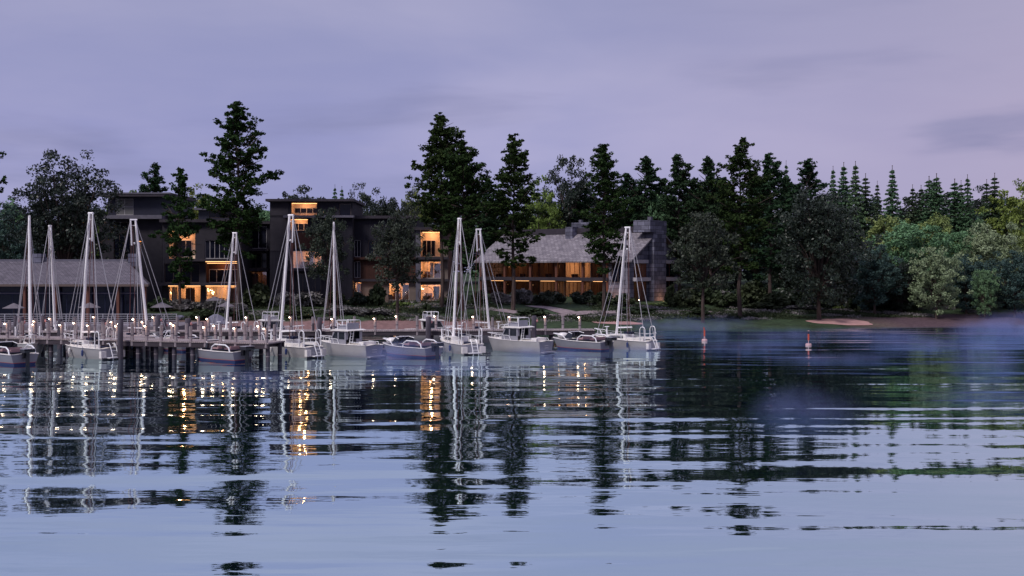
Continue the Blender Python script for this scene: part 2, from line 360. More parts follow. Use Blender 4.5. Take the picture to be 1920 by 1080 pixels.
def build_ground():
    xs = [-600, -300, -180, -120, -90] + [-75 + 1.25 * i for i in range(121)] + [90, 120, 180, 300, 600]
    ys = [-60, 40, 80, 95, 99] + [100 + 0.8 * i for i in range(70)] + [158, 164, 172, 185, 210, 260, 350, 500, 900]
    vs = [(x, y, ground_z(x, y)) for y in ys for x in xs]; n = len(xs)
    fs = [(j * n + i, j * n + i + 1, (j + 1) * n + i + 1, (j + 1) * n + i) for j in range(len(ys) - 1) for i in range(n - 1)]
    m, nt, b = mat_new('lawn_and_shore'); N, L = nt.nodes.new, nt.links.new
    g = N('ShaderNodeNewGeometry'); sep = N('ShaderNodeSeparateXYZ'); L(g.outputs['Position'], sep.inputs[0])
    n1 = N('ShaderNodeTexNoise'); n1.inputs['Scale'].default_value = 0.35; n1.inputs['Detail'].default_value = 6; L(g.outputs['Position'], n1.inputs['Vector'])
    n2 = N('ShaderNodeTexNoise'); n2.inputs['Scale'].default_value = 2.5; n2.inputs['Detail'].default_value = 6; L(g.outputs['Position'], n2.inputs['Vector'])
    gr = N('ShaderNodeValToRGB'); e = gr.color_ramp.elements
    e[0].position = .3; e[0].color = (0.027, 0.044, 0.026, 1); e[1].position = .72; e[1].color = (0.068, 0.105, 0.052, 1)
    L(n2.outputs['Fac'], gr.inputs[0])
    gr2 = N('ShaderNodeValToRGB'); e = gr2.color_ramp.elements
    e[0].position = .38; e[0].color = (1, 1, 1, 1); e[1].position = .66; e[1].color = (0.62, 0.56, 0.55, 1); L(n1.outputs['Fac'], gr2.inputs[0])
    mg = N('ShaderNodeMixRGB'); mg.blend_type = 'MULTIPLY'; mg.inputs[0].default_value = 1; L(gr.outputs[0], mg.inputs[1]); L(gr2.outputs[0], mg.inputs[2])
    sd = N('ShaderNodeValToRGB'); e = sd.color_ramp.elements
    e[0].position = .3; e[0].color = (0.16, 0.095, 0.090, 1); e[1].position = .7; e[1].color = (0.27, 0.165, 0.155, 1); L(n2.outputs['Fac'], sd.inputs[0])
    # sand along the waterline where the beach is (left bay, far right), wobbling with noise
    hz = N('ShaderNodeMath'); hz.operation = 'MULTIPLY_ADD'; hz.inputs[1].default_value = -0.6; L(n1.outputs['Fac'], hz.inputs[0]); hz.inputs[2].default_value = 0.30
    hz2 = N('ShaderNodeMath'); hz2.operation = 'ADD'; L(hz.outputs[0], hz2.inputs[0]); L(sep.outputs[2], hz2.inputs[1])
    band = N('ShaderNodeMapRange'); band.inputs[1].default_value = 0.78; band.inputs[2].default_value = 0.95; band.inputs[3].default_value = 1; band.inputs[4].default_value = 0; L(hz2.outputs[0], band.inputs[0])
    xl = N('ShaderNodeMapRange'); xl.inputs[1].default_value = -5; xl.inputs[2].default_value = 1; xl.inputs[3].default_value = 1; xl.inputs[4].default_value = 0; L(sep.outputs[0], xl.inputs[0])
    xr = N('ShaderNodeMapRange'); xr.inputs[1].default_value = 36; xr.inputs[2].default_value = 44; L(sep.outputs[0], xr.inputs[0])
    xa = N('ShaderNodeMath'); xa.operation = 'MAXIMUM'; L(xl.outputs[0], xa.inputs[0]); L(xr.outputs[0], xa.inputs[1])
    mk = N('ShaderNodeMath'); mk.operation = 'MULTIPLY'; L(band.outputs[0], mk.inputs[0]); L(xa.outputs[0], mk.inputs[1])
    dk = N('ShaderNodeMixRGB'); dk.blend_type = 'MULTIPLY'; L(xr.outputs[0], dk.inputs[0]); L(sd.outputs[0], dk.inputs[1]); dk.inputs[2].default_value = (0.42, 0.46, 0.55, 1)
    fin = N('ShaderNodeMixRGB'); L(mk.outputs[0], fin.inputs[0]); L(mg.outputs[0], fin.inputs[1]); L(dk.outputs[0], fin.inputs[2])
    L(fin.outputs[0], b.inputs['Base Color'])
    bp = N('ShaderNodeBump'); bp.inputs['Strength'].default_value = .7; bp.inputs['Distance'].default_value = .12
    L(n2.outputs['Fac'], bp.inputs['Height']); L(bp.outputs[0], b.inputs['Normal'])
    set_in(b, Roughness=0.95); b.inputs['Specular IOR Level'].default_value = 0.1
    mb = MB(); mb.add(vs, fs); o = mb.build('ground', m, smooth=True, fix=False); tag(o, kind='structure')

def build_water():
    m, nt, b = mat_new('lake_water'); N, L = nt.nodes.new, nt.links.new
    g = N('ShaderNodeNewGeometry')
    def layer(scale, sx, rot, det, amp, rough=0.5):
        mp = N('ShaderNodeMapping'); mp.inputs['Scale'].default_value = (sx, 1, 1); mp.inputs['Rotation'].default_value = (0, 0, R(rot))
        L(g.outputs['Position'], mp.inputs[0])
        n = N('ShaderNodeTexNoise'); n.inputs['Scale'].default_value = scale; n.inputs['Detail'].default_value = det; n.inputs['Roughness'].default_value = rough; n.inputs['Distortion'].default_value = 0.35
        L(mp.outputs[0], n.inputs['Vector'])
        a = N('ShaderNodeMath'); a.operation = 'MULTIPLY'; a.inputs[1].default_value = amp; L(n.outputs['Fac'], a.inputs[0]); return a.outputs[0]
    def add(a, b_):
        k = N('ShaderNodeMath'); k.operation = 'ADD'; L(a, k.inputs[0]); L(b_, k.inputs[1]); return k.outputs[0]
    h = add(layer(0.15, 0.22, 6, 1, 0.20), layer(0.38, 0.24, -5, 1, 0.088))
    h = add(h, layer(1.3, 0.28, 9, 2, 0.008))
    h = add(h, layer(4.5, 0.5, -8, 2, 0.0008))
    # wind patches: short chop comes and goes over the lake
    pn = N('ShaderNodeTexNoise'); pn.inputs['Scale'].default_value = 0.045; pn.inputs['Detail'].default_value = 3; L(g.outputs['Position'], pn.inputs['Vector'])
    pr = N('ShaderNodeMapRange'); pr.inputs[1].default_value = 0.40; pr.inputs[2].default_value = 0.62; pr.inputs[3].default_value = 0.15; pr.inputs[4].default_value = 1.0; L(pn.outputs['Fac'], pr.inputs[0])
    ch = add(layer(2.1, 0.22, 4, 2, 0.008), layer(0.9, 0.26, -12, 2, 0.012))
    cm = N('ShaderNodeMath'); cm.operation = 'MULTIPLY'; L(ch, cm.inputs[0]); L(pr.outputs[0], cm.inputs[1])
    h = add(h, cm.outputs[0])
    bp = N('ShaderNodeBump'); bp.inputs['Strength'].default_value = 1.0; bp.inputs['Distance'].default_value = 1.0
    L(h, bp.inputs['Height'])
    gl = N('ShaderNodeBsdfGlossy'); gl.inputs['Color'].default_value = (0.83, 1.0, 1.0, 1); gl.inputs['Roughness'].default_value = 0.02
    df = N('ShaderNodeBsdfDiffuse'); df.inputs['Color'].default_value = (0.010, 0.030, 0.065, 1)
    fr = N('ShaderNodeFresnel'); fr.inputs['IOR'].default_value = 2.4; L(bp.outputs[0], fr.inputs['Normal'])
    mr = N('ShaderNodeMapRange'); mr.inputs[1].default_value = 0.15; mr.inputs[2].default_value = 0.6; mr.inputs[3].default_value = 0.90; mr.inputs[4].default_value = 0.95; L(fr.outputs[0], mr.inputs[0])
    mx = N('ShaderNodeMixShader'); L(mr.outputs[0], mx.inputs[0]); L(df.outputs[0], mx.inputs[1]); L(gl.outputs[0], mx.inputs[2])
    L(bp.outputs[0], gl.inputs['Normal'])
    L(mx.outputs[0], nt.nodes['Material Output'].inputs[0])
    mb = MB(); mb.add([(-600, -60, 0), (600, -60, 0), (600, 135, 0), (-600, 135, 0)], [(0, 1, 2, 3)])
    tag(mb.build('water', m, fix=False), kind='structure')

def drape(name, pts, width, mat, lift=0.06):
    """a ribbon laid on the ground along plan points"""
    P = []
    for (a, b) in zip(pts, pts[1:]):
        n = max(2, int((Vector(b) - Vector(a)).length / 0.7))
        P += [Vector(a).lerp(Vector(b), i / n) for i in range(n)]
    P.append(Vector(pts[-1]))
    vs, fs = [], []; K = 4
    for i, p in enumerate(P):
        d = (P[min(i + 1, len(P) - 1)] - P[max(i - 1, 0)]).normalized(); q = Vector((-d.y, d.x))
        for k in range(K + 1):
            s = p + q * width * (k / K - .5) * (1 + .12 * sin(i * .7))
            vs.append((s.x, s.y, ground_z(s.x, s.y) + lift))
    for i in range(len(P) - 1):
        for k in range(K):
            fs.append((i * (K + 1) + k, i * (K + 1) + k + 1, (i + 1) * (K + 1) + k + 1, (i + 1) * (K + 1) + k))
    mb = MB(); mb.add(vs, fs); return tag(mb.build(name, mat, smooth=True, fix=False), kind='structure')

def sand_patch(px, py, z, wpx, hY, name='sand'):
    Y = wY(py, z); x = wx(px, Y); rx = wpx / F * Y / 2
    vs = [(x, Y, ground_z(x, Y) + .05)]; rings = [.35, .7, 1.0]; n = 28
    for r in rings:
        for j in range(n):
            t = tau * j / n; k = r * (1 + .08 * sin(3 * t + px) + .05 * sin(7 * t))
            X, YY = x + rx * cos(t) * k, Y + hY * sin(t) * k
            vs.append((X, YY, ground_z(X, YY) + .05))
    fs = [(0, 1 + j, 1 + (j + 1) % n) for j in range(n)]
    for q in range(2):
        a = 1 + q * n; c = a + n
        fs += [(a + j, c + j, c + (j + 1) % n, a + (j + 1) % n) for j in range(n)]
    mb = MB(); mb.add(vs, fs); tag(mb.build(name, M['sandm'], smooth=True, fix=False), kind='structure')

build_ground(); build_water()
def pxy(px, Y): return (wx(px, Y), Y)
drape('path', [pxy(930, 124), pxy(1010, 119.5), pxy(1060, 122), pxy(1100, 125), pxy(1180, 126.5), pxy(1330, 128), pxy(1480, 130)], 2.2, M['pathm'])
drape('path', [pxy(1075, 123), pxy(1035, 128), pxy(1000, 131)], 2.4, M['pathm'], 0.075)
sand_patch(1575, 603, .45, 118, 2.6); sand_patch(1160, 607, .35, 95, 1.6)
# ------------------------------------------------------------------ vegetation
def cards_mesh(name, C, S, mat, rng, flat=0.0, wid=0.5, smooth_normals=False):
    """one small leaf-shaped face per centre; flat > 0 lays the leaves nearer to horizontal"""
    n = len(C)
    u = rng.normal(size=(n, 3)); u[:, 2] *= (1 - flat); u /= np.linalg.norm(u, axis=1)[:, None] + 1e-9
    r = rng.normal(size=(n, 3)); r[:, 2] *= (1 - flat)
    v = r - u * (r * u).sum(1)[:, None]; v /= np.linalg.norm(v, axis=1)[:, None] + 1e-9
    a = (S * rng.uniform(.6, 1.15, n))[:, None]
    P = np.empty((n, 4, 3)); P[:, 0] = C - u * a; P[:, 1] = C + v * a * wid - u * a * .1; P[:, 2] = C + u * a; P[:, 3] = C - v * a * wid - u * a * .1
    me = bpy.data.meshes.new(name)
    me.vertices.add(4 * n); me.vertices.foreach_set('co', P.reshape(-1).astype(np.float32))
    me.loops.add(4 * n); me.loops.foreach_set('vertex_index', np.arange(4 * n, dtype=np.int32))
    me.polygons.add(n); me.polygons.foreach_set('loop_start', np.arange(0, 4 * n, 4, dtype=np.int32))
    me.polygons.foreach_set('loop_total', np.full(n, 4, dtype=np.int32))
    me.materials.append(mat); me.update(calc_edges=True); return me

def blob(rng, c, r, n, sq=(1, 1, 1)):
    p = rng.normal(size=(n, 3)); p /= np.linalg.norm(p, axis=1)[:, None] + 1e-9
    p *= (rng.uniform(0, 1, n) ** .45)[:, None] * r
    return np.array(c) + p * np.array(sq)

def make_pine(seed, H, Rr, mat, bare=0.22, dens=1.0, leaf=.23, lobes=3):
    """tall irregular conifer: layered boughs in flat pads with gaps between, several blunt leaders at the top"""
    rng = np.random.default_rng(seed); rd = random.Random(seed)
    tb = MB(); bend = [(rd.uniform(-.25, .25), rd.uniform(-.25, .25)) for _ in range(7)]
    bend[0] = (0, 0)
    def axis(t):
        k = min(5.999, t * 6); i = int(k); f = k - i
        return Vector((bend[i][0] * (1 - f) + bend[i + 1][0] * f, bend[i][1] * (1 - f) + bend[i + 1][1] * f, t * H))
    tb.tube([axis(i / 12) for i in range(13)], [max(.03, .32 * (H / 26) * (1 - (i / 12) ** .9 * .93)) for i in range(13)], 7)
    C, S = [], []
    nb = int(112 * dens); sect = [rd.uniform(.66, 1.2) for _ in range(8)]
    for b in range(nb):
        s = ((b + rd.random()) / nb) ** 0.92; t = bare + (1 - bare) * s
        az = b * 2.39996 + rd.uniform(-.7, .7)
        prof = (.58 + s * 1.4 if s < .3 else 1.0) * (max(0.0, (1.02 - s) / .52) ** .66 if s > .5 else 1.0)
        L = Rr * max(prof, .08) * sect[int(az / tau * 8 + s * 5) % 8] * rd.uniform(.55, 1.15)
        a = axis(t); d = Vector((cos(az), sin(az), rd.uniform(-.18, .45) + s * .6)).normalized()
        p1 = a + d * L * .55; p2 = a + d * L + Vector((0, 0, L * rd.uniform(-.16, .14)))
        tb.tube([a, p1, p2], [.085 * (1 - s * .6), .055, .018], 4, cap=False)
        if rd.random() < .10: continue
        perp = Vector((-sin(az), cos(az), 0)); k = max(2, int(L / .46))
        for j in range(k):
            q = (j + .6) / k
            if q < .2 and L > 1.4: continue
            c = (a.lerp(p1, q / .55) if q < .55 else p1.lerp(p2, (q - .55) / .45))
            for sd in ((-1, 1) if L > 1.6 and q > .35 else (rd.choice((-1, 1)),)):
                side = sd * rd.uniform(.05, .42) * L * (.35 + .6 * (1 - abs(q - .55)))
                e = c + perp * side + d * rd.uniform(-.2, .25) + Vector((0, 0, rd.uniform(-.34, .34)))
                r = rd.uniform(.26, .52) * (1 if s < .85 else .78)
                n = int(15 + 26 * r)
                C.append(blob(rng, e, r, n, (1.1, 1.1, .68))); S.append(np.full(n, leaf * rd.uniform(.8, 1.15)))
    for q in range(lobes):   # blunt tufted leaders
        az = rd.uniform(0, tau); rr = 0 if q == 0 else rd.uniform(.4, .9)
        top = axis(1) + Vector((cos(az) * rr, sin(az) * rr, 0 if q == 0 else -rd.uniform(.8, 2.6)))
        base = top - Vector((rr * cos(az) * .6, rr * sin(az) * .6, 2.2))
        tb.tube([base, top], [.06, .02], 4)
        for j in range(7):
            c = base.lerp(top, j / 6) + Vector((rd.uniform(-.3, .3), rd.uniform(-.3, .3), 0))
            C.append(blob(rng, c, .52 - .03 * j, 34, (1, 1, .7))); S.append(np.full(34, leaf))
    return tb.mesh('pine_trunk', M['bark'], smooth=True, fix=False), cards_mesh('pine_crown', np.vstack(C), np.concatenate(S), mat, rng, .25, .55)

def make_broadleaf(seed, H, Rr, mat, bare=.2, dens=1.0, leaf=.24, top=1.0, thin=0.0, shape='round', lean=.3):
    """deciduous tree: trunk forks into limbs and twigs, leaf clumps sit at the twig ends"""
    rng = np.random.default_rng(seed); rd = random.Random(seed); tb = MB(); C, S = [], []
    trunk_h = H * (bare + .12)
    base = [Vector((0, 0, -.2)), Vector((rd.uniform(-.1, .1), rd.uniform(-.1, .1), trunk_h * .5)), Vector((rd.uniform(-lean, lean), rd.uniform(-lean, lean), trunk_h))]
    r0 = .022 * H * .9
    tb.tube(base, [r0, r0 * .75, r0 * .62], 8)
    cz = H * (bare + (1 - bare) * .5); hz = H * (1 - bare) * .5
    def env(d):   # radius of the lumpy crown envelope along a direction
        k = 1 + .16 * sin(3.1 * d.x * 2 + seed) + .14 * sin(4.3 * d.y * 2 + seed * 2) + .12 * sin(5 * d.z * 2 + seed * 3)
        if shape == 'egg': k *= (1.0 - .18 * d.z)
        if shape == 'cone': k *= (1.12 - .42 * max(0, d.z) - .1)
        return k
    ncl = int(150 * dens)
    for b in range(ncl):
        z = 1 - 2 * (b + .5) / ncl; az = b * 2.39996 + rd.uniform(-.5, .5)
        q = math.sqrt(max(0, 1 - z * z)); d = Vector((cos(az) * q, sin(az) * q, z))
        k = env(d) * (rd.uniform(.55, 1.05) if rd.random() < .8 else rd.uniform(.25, .6))
        c = Vector((d.x * Rr * k, d.y * Rr * k, cz + d.z * hz * min(k, 1.06) * top))
        if rd.random() < thin: continue
        if b % 3 == 0:
            s = base[2].lerp(base[1], rd.uniform(0, .5)); mid = s.lerp(c, .5) + Vector((0, 0, .08 * H * (1 - abs(z))))
            if c.z > s.z - .5 * H: tb.tube([s, mid, c], [r0 * .32, r0 * .16, .015], 4, cap=False)
        rr = rd.uniform(.55, 1.0) * (Rr / 5) ** .5
        n = int(rd.uniform(48, 80))
        C.append(blob(rng, c, rr, n, (1.1, 1.1, .75))); S.append(np.full(n, leaf))
    return tb.mesh('broadleaf_trunk', M['bark'], smooth=True, fix=False), cards_mesh('broadleaf_crown', np.vstack(C), np.concatenate(S), mat, rng, .1, .55)

def make_spruce(seed, H, Rr, mat, leaf=.24):
    """narrow spruce with drooping tiers and a long bare leader"""
    rng = np.random.default_rng(seed); rd = random.Random(seed); tb = MB(); C, S = [], []
    tb.tube([(0, 0, -.2), (0, 0, H * .6), (0, 0, H)], [.2, .1, .022], 6)
    tb.ball((0, 0, H), .05, 5)
    tiers = int(H / .50)
    for t in range(tiers):
        z = H * .08 + (H * .905) * t / tiers; s = t / tiers
        L0 = Rr * (1 - s) ** .95 + .05; nb = max(5, int(9 * (1 - s * .4))); ph = rd.random() * tau
        for b in range(nb):
            az = ph + tau * b / nb + rd.uniform(-.25, .25); L = L0 * rd.uniform(.72, 1.1)
            tip = Vector((cos(az) * L, sin(az) * L, z - .26 * L + rd.uniform(-.15, .1)))
            tb.tube([(0, 0, z + .1), tip], [.03, .01], 3, cap=False)
            k = max(2, int(L / .42))
            for j in range(k):
                q = (j + .7) / k
                c = Vector((0, 0, z + .1)).lerp(tip, q)
                C.append(blob(rng, c, (.20 + .26 * (1 - q * .5)) * (1 - .72 * s), 20, (1, 1, .55))); S.append(np.full(20, leaf * (1 - .45 * s)))
    return tb.mesh('spruce_trunk', M['bark'], smooth=True, fix=False), cards_mesh('spruce_crown', np.vstack(C), np.concatenate(S), mat, rng, .3, .5)

def make_shrub(seed, mat, n=1500, leaf=.085, flat=.62):
    """unit-width shrub: a lumpy mound of leaves, denser at the skin, with a few stems"""
    rng = np.random.default_rng(seed); rd = random.Random(seed); tb = MB(); C = []
    for k in range(26):
        az = rd.uniform(0, tau); q = math.sqrt(rd.random()) * .40; z = flat * (.18 + .72 * rd.random() * (1 - (q / .5) ** 2))
        c = (cos(az) * q, sin(az) * q, z)
        tb.tube([(0, 0, -.05), (c[0] * .5, c[1] * .5, z * .55), c], [.014, .010, .004], 3, cap=False)
        C.append(blob(rng, c, rd.uniform(.09, .17), n // 26, (1, 1, .8)))
    C = np.vstack(C); C[:, 2] = np.maximum(C[:, 2], .02)
    return tb.mesh('shrub_stems', M['bark'], fix=False), cards_mesh('shrub_foliage', C, np.full(len(C), leaf), mat, rng, .1, .6)

def plant(name, meshes, label, cat, loc, rz, scale, group=None, parts=('trunk', 'crown')):
    t = thing(name, label, cat, loc, rz, group); t.scale = scale if isinstance(scale, tuple) else (scale,) * 3
    link(parts[0], meshes[0], t); link(parts[1], meshes[1], t); return t
def put(name, meshes, H, label, cat, px, top, Y, wpx=None, R0=None, group=None, rz=None, parts=('trunk', 'crown')):
    """stands the tree on the ground at distance Y so that it reaches photo row top; wpx is its half width there"""
    if 880 < px < 1262 and 140 < Y < 168: Y = 169 + (Y - 145) * .3      # stand behind the lodge
    x = wx(px, Y); gz = ground_z(x, Y) - .05; h = wz(top, Y) - gz; s = h / H
    sx = s if wpx is None else (wpx / F * Y) / R0
    return plant(name, meshes, label, cat, (x, Y, gz), random.uniform(0, tau) if rz is None else rz, (sx, sx, s), group, parts)

PINE = [make_pine(11, 25, 4.2, M['pine'], .27), make_pine(12, 25, 4.2, M['pine'], .40), make_pine(14, 25, 4.2, M['pine'], .26, .9), make_pine(17, 25, 4.2, M['pine'], .36, 1.05)]
PINEB = [make_pine(21, 22, 3.6, M['pine_far'], .18, .8), make_pine(23, 22, 3.6, M['pine_far'], .2, .8), make_pine(27, 22, 3.6, M['pine_far'], .12, .9, lobes=2)]
SPARSE = make_pine(31, 18, 3.4, M['pine'], .18, .55)
G = 'tall dark conifers along the shore'
def pine(v, px, top, Y, w, label, g=G, rz=None):
    return put('pine_tree', PINE[v], 25.5, label, 'pine tree', px, top, Y, w, 4.2, g, rz)
def pineb(v, px, top, Y, w, label):
    return put('pine_tree', PINEB[v], 22.5, label, 'pine tree', px, top, Y, w * 1.35, 3.6, 'dark conifers behind the buildings')
pine(0, 446, 188, 124, 70, 'tallest dark pine, standing alone in front of the dark gap in the hotel', rz=.4)
pine(1, 828, 212, 127, 60, 'very tall dark pine beside the right end of the hotel, its tip above its twin', rz=1.3)
pine(3, 866, 262, 123, 58, 'dense dark pine just right of and lower than the very tall pine by the hotel', rz=2.6)
pine(2, 962, 250, 124, 60, 'tall pointed dark pine in front of the left part of the shingled lodge roof', rz=4.0)
pine(0, 1132, 268, 122, 56, 'dark pine rising in front of the middle of the lodge roof', rz=5.0)
pine(2, 1388, 259, 124, 60, 'tallest dark pine right of the lodge, with a bare reddish lower trunk', rz=2.2)
put('pine_tree', SPARSE, 18.5, 'smaller layered pine with gaps, in front of the lit left wing of the hotel', 'pine tree', 338, 310, 123, 46, 3.4, G, 1.0)
pineb(0, 288, 305, 150, 34, 'dark pine tip above the left wing roof, beside the layered pine')
pineb(1, 1211, 292, 146, 38, 'dark pine behind the large stone chimney of the lodge')
pineb(0, 1274, 288, 147, 40, 'dark pine behind and right of the stone chimney')
pineb(1, 1329, 292, 145, 36, 'dark pine between the chimney pine and the tallest pine on the right')
pineb(0, 1444, 286, 138, 40, 'dark pine directly right of the tallest pine on the right shore')
pineb(1, 1510, 296, 142, 42, 'dark pine behind the large glossy broadleaf tree')
for a in [(2, 1178, 322, 152, 34, 'lower dark pine left of the stone chimney, behind the lodge ridge'), (2, 1242, 332, 153, 34, 'lower dark pine between the two pines behind the chimney'),
          (2, 1302, 338, 154, 34, 'lower dark pine in the dip right of the chimney pines'), (2, 1356, 330, 156, 34, 'lower dark pine just left of the tallest right pine'),
          (2, 1416, 318, 155, 34, 'lower dark pine just right of the tallest right pine'), (2, 1478, 330, 154, 34, 'lower dark pine left of the glossy broadleaf crown'),
          (2, 1090, 336, 155, 34, 'lower dark pine behind the middle of the lodge roof'), (2, 912, 330, 150, 34, 'lower dark pine filling the dip between the two pine groups')]:
    pineb(*a)
pine(1, -52, 205, 118, 52, 'dark pine cut by the left edge of the view')

BL = 'broadleaf_tree'
def broad(mesh, H, Rr, px, top, Y, w, label, g=None, rz=None):
    return put(BL, mesh, H, label, 'tree', px, top, Y, w, Rr, g, rz)
big_l = make_broadleaf(41, 18, 6, M['leaf_dark'], .10, 2.3, .20)
broad(big_l, 18.8, 6.0, 122, 272, 124, 98, 'huge dark broadleaf tree rising behind the boathouse roof', rz=.3)
big_r = make_broadleaf(43, 15, 5, M['leaf_dark'], .12, 2.2, .19, shape='egg')
broad(big_r, 15.6, 5.0, 1536, 328, 121, 82, 'large dark glossy broadleaf tree on the grass right of the pines', rz=1.1)
mid = make_broadleaf(47, 12, 3.4, M['leaf_grey'], .24, 1.25, .17, shape='egg', thin=.22)
broad(mid, 12.5, 3.4, 1318, 378, 117, 58, 'grey green tree with slim bare trunk on the lawn right of the lodge', rz=.6)
broad(mid, 12.5, 3.4, 745, 382, 119, 50, 'grey green tree with thin trunk in front of the right hotel wing', rz=2.4)
broad(mid, 12.5, 3.4, 614, 372, 125, 38, 'grey green tree covering the middle of the hotel tower', rz=4.4)
airy = make_broadleaf(53, 15, 4.2, M['leaf_dark'], .34, .75, .19, thin=.34)
broad(airy, 15.5, 4.2, 1070, 266, 150, 54, 'airy half bare dark tree behind the lodge ridge', rz=.2)
# background wood: every crown that can be told apart is its own tree
bg = {k: make_broadleaf(60 + i, 14, 4.6, M[k], .10, 1.15, .22, shape=('round', 'egg')[i % 2]) for i, k in enumerate(
    ['leaf_grey', 'leaf_sage', 'leaf_mid', 'leaf_olive', 'leaf_lime', 'leaf_rust', 'leaf_teal', 'leaf_dark'])}
BW = 'background trees behind the hotel'
LBG = [(-30, 350, 150, 60, 'leaf_mid', 'mid green tree at the left edge behind the huge dark tree'),
  (8, 372, 140, 48, 'leaf_teal', 'blue green tree at the left edge in front of the mid green one'),
  (215, 372, 165, 50, 'leaf_lime', 'yellow green treetop behind the upper corner of the left wing'),
  (262, 352, 172, 52, 'leaf_lime', 'bright treetop between the left wing roof and the first pine tip'),
  (372, 346, 165, 50, 'leaf_lime', 'lime green treetop right of the layered pine'),
  (398, 372, 158, 40, 'leaf_rust', 'rusty yellow tree low behind the hotel gap'),
  (422, 380, 154, 42, 'leaf_teal', 'blue green tree low behind the tallest pine'),
  (500, 372, 160, 45, 'leaf_mid', 'mid green tree behind the hotel tower left corner'),
  (560, 338, 158, 44, 'leaf_dark', 'dark feathery treetop directly above the hotel tower'),
  (676, 345, 156, 40, 'leaf_grey', 'grey green tree behind the tower right end'),
  (722, 342, 152, 42, 'leaf_dark', 'dark tree behind the right hotel wing roof'),
  (772, 360, 150, 40, 'leaf_grey', 'grey tree beside the very tall pine, behind the right hotel wing'),
  (775, 350, 170, 30, 'leaf_lime', 'small lime treetop left of the very tall pine'),
  (905, 360, 160, 42, 'leaf_mid', 'mid green tree seen between the two pine groups'),
  (1012, 332, 168, 42, 'leaf_lime', 'pale lime treetop right of the pointed pine'),
  (1036, 372, 160, 36, 'leaf_rust', 'rusty orange tree behind the lodge small chimney'),
  (1010, 396, 152, 38, 'leaf_grey', 'grey green tree behind the left end of the lodge ridge'),
  (1080, 388, 156, 44, 'leaf_teal', 'blue green tree low behind the lodge ridge'),
  (1165, 370, 158, 44, 'leaf_dark', 'dark tree behind the lodge between two pines'),
  (1240, 340, 168, 34, 'leaf_mid', 'mid green treetop between the chimney pines'),
  (1262, 440, 150, 44, 'leaf_dark', 'dark low tree just right of the lodge gable'),
  (1310, 345, 170, 36, 'leaf_lime', 'lime treetop peeping between the right hand pines'),
  (1360, 400, 150, 46, 'leaf_dark', 'dark tree behind the trunk of the tallest right pine'),
  (1420, 380, 150, 46, 'leaf_teal', 'deep blue green tree behind the right pines'),
  (1475, 400, 148, 46, 'leaf_dark', 'dark tree filling the gap left of the glossy broadleaf')]
for i, (px, top, Y, w, k, lab) in enumerate(LBG): broad(bg[k], 14.6, 4.6, px, top, Y, w, lab, BW)
RF = 'round trees of the right hand wood'
for (px, top, Y, w, k, lab) in [
  (1622, 432, 132, 46, 'leaf_dark', 'dark tree at the left end of the right hand wood, behind the glossy broadleaf'),
  (1668, 384, 145, 52, 'leaf_olive', 'olive treetop under the lone bright spruce'),
  (1706, 396, 136, 66, 'leaf_mid', 'wide blue green round tree in the centre of the right hand wood'),
  (1640, 450, 128, 44, 'leaf_teal', 'shadowy teal tree beside the pale pinkish bush'),
  (1756, 444, 125, 46, 'leaf_sage', 'pale sage egg shaped tree standing forward at the edge of the wood'),
  (1752, 384, 150, 46, 'leaf_olive', 'olive tree above the pale sage egg shaped tree'),
  (1796, 412, 139, 48, 'leaf_mid', 'bright mid green tree upper right of the sage egg shaped tree'),
  (1856, 394, 135, 54, 'leaf_sage', 'pale yellowish round tree near the right edge of the wood'),
  (1906, 338, 150, 62, 'leaf_lime', 'bright yellow green treetop at the right edge of the view'),
  (1870, 366, 158, 40, 'leaf_mid', 'fresh green tree below the bright right edge treetop'),
  (1812, 470, 130, 44, 'leaf_teal', 'dark teal tree behind the small vivid green one'),
  (1846, 492, 126, 24, 'leaf_mid', 'small vivid green bushy tree low near the right edge'),
  (1902, 462, 127, 48, 'leaf_teal', 'blue green tree low at the right edge of the view'),
  (1935, 410, 138, 46, 'leaf_olive', 'olive tree cut by the right edge of the view'),
  (1690, 478, 131, 50, 'leaf_dark', 'dark tree below the wide blue green round tree'),
  (1580, 470, 136, 50, 'leaf_dark', 'dark tree low behind the glossy broadleaf trunk'),
  (1990, 380, 140, 60, 'leaf_mid', 'mid green tree beyond the right edge of the view'),
  (2050, 400, 132, 60, 'leaf_sage', 'pale tree well beyond the right edge of the view')]:
    broad(bg[k], 14.6, 4.6, px, top, Y, w, lab, RF)
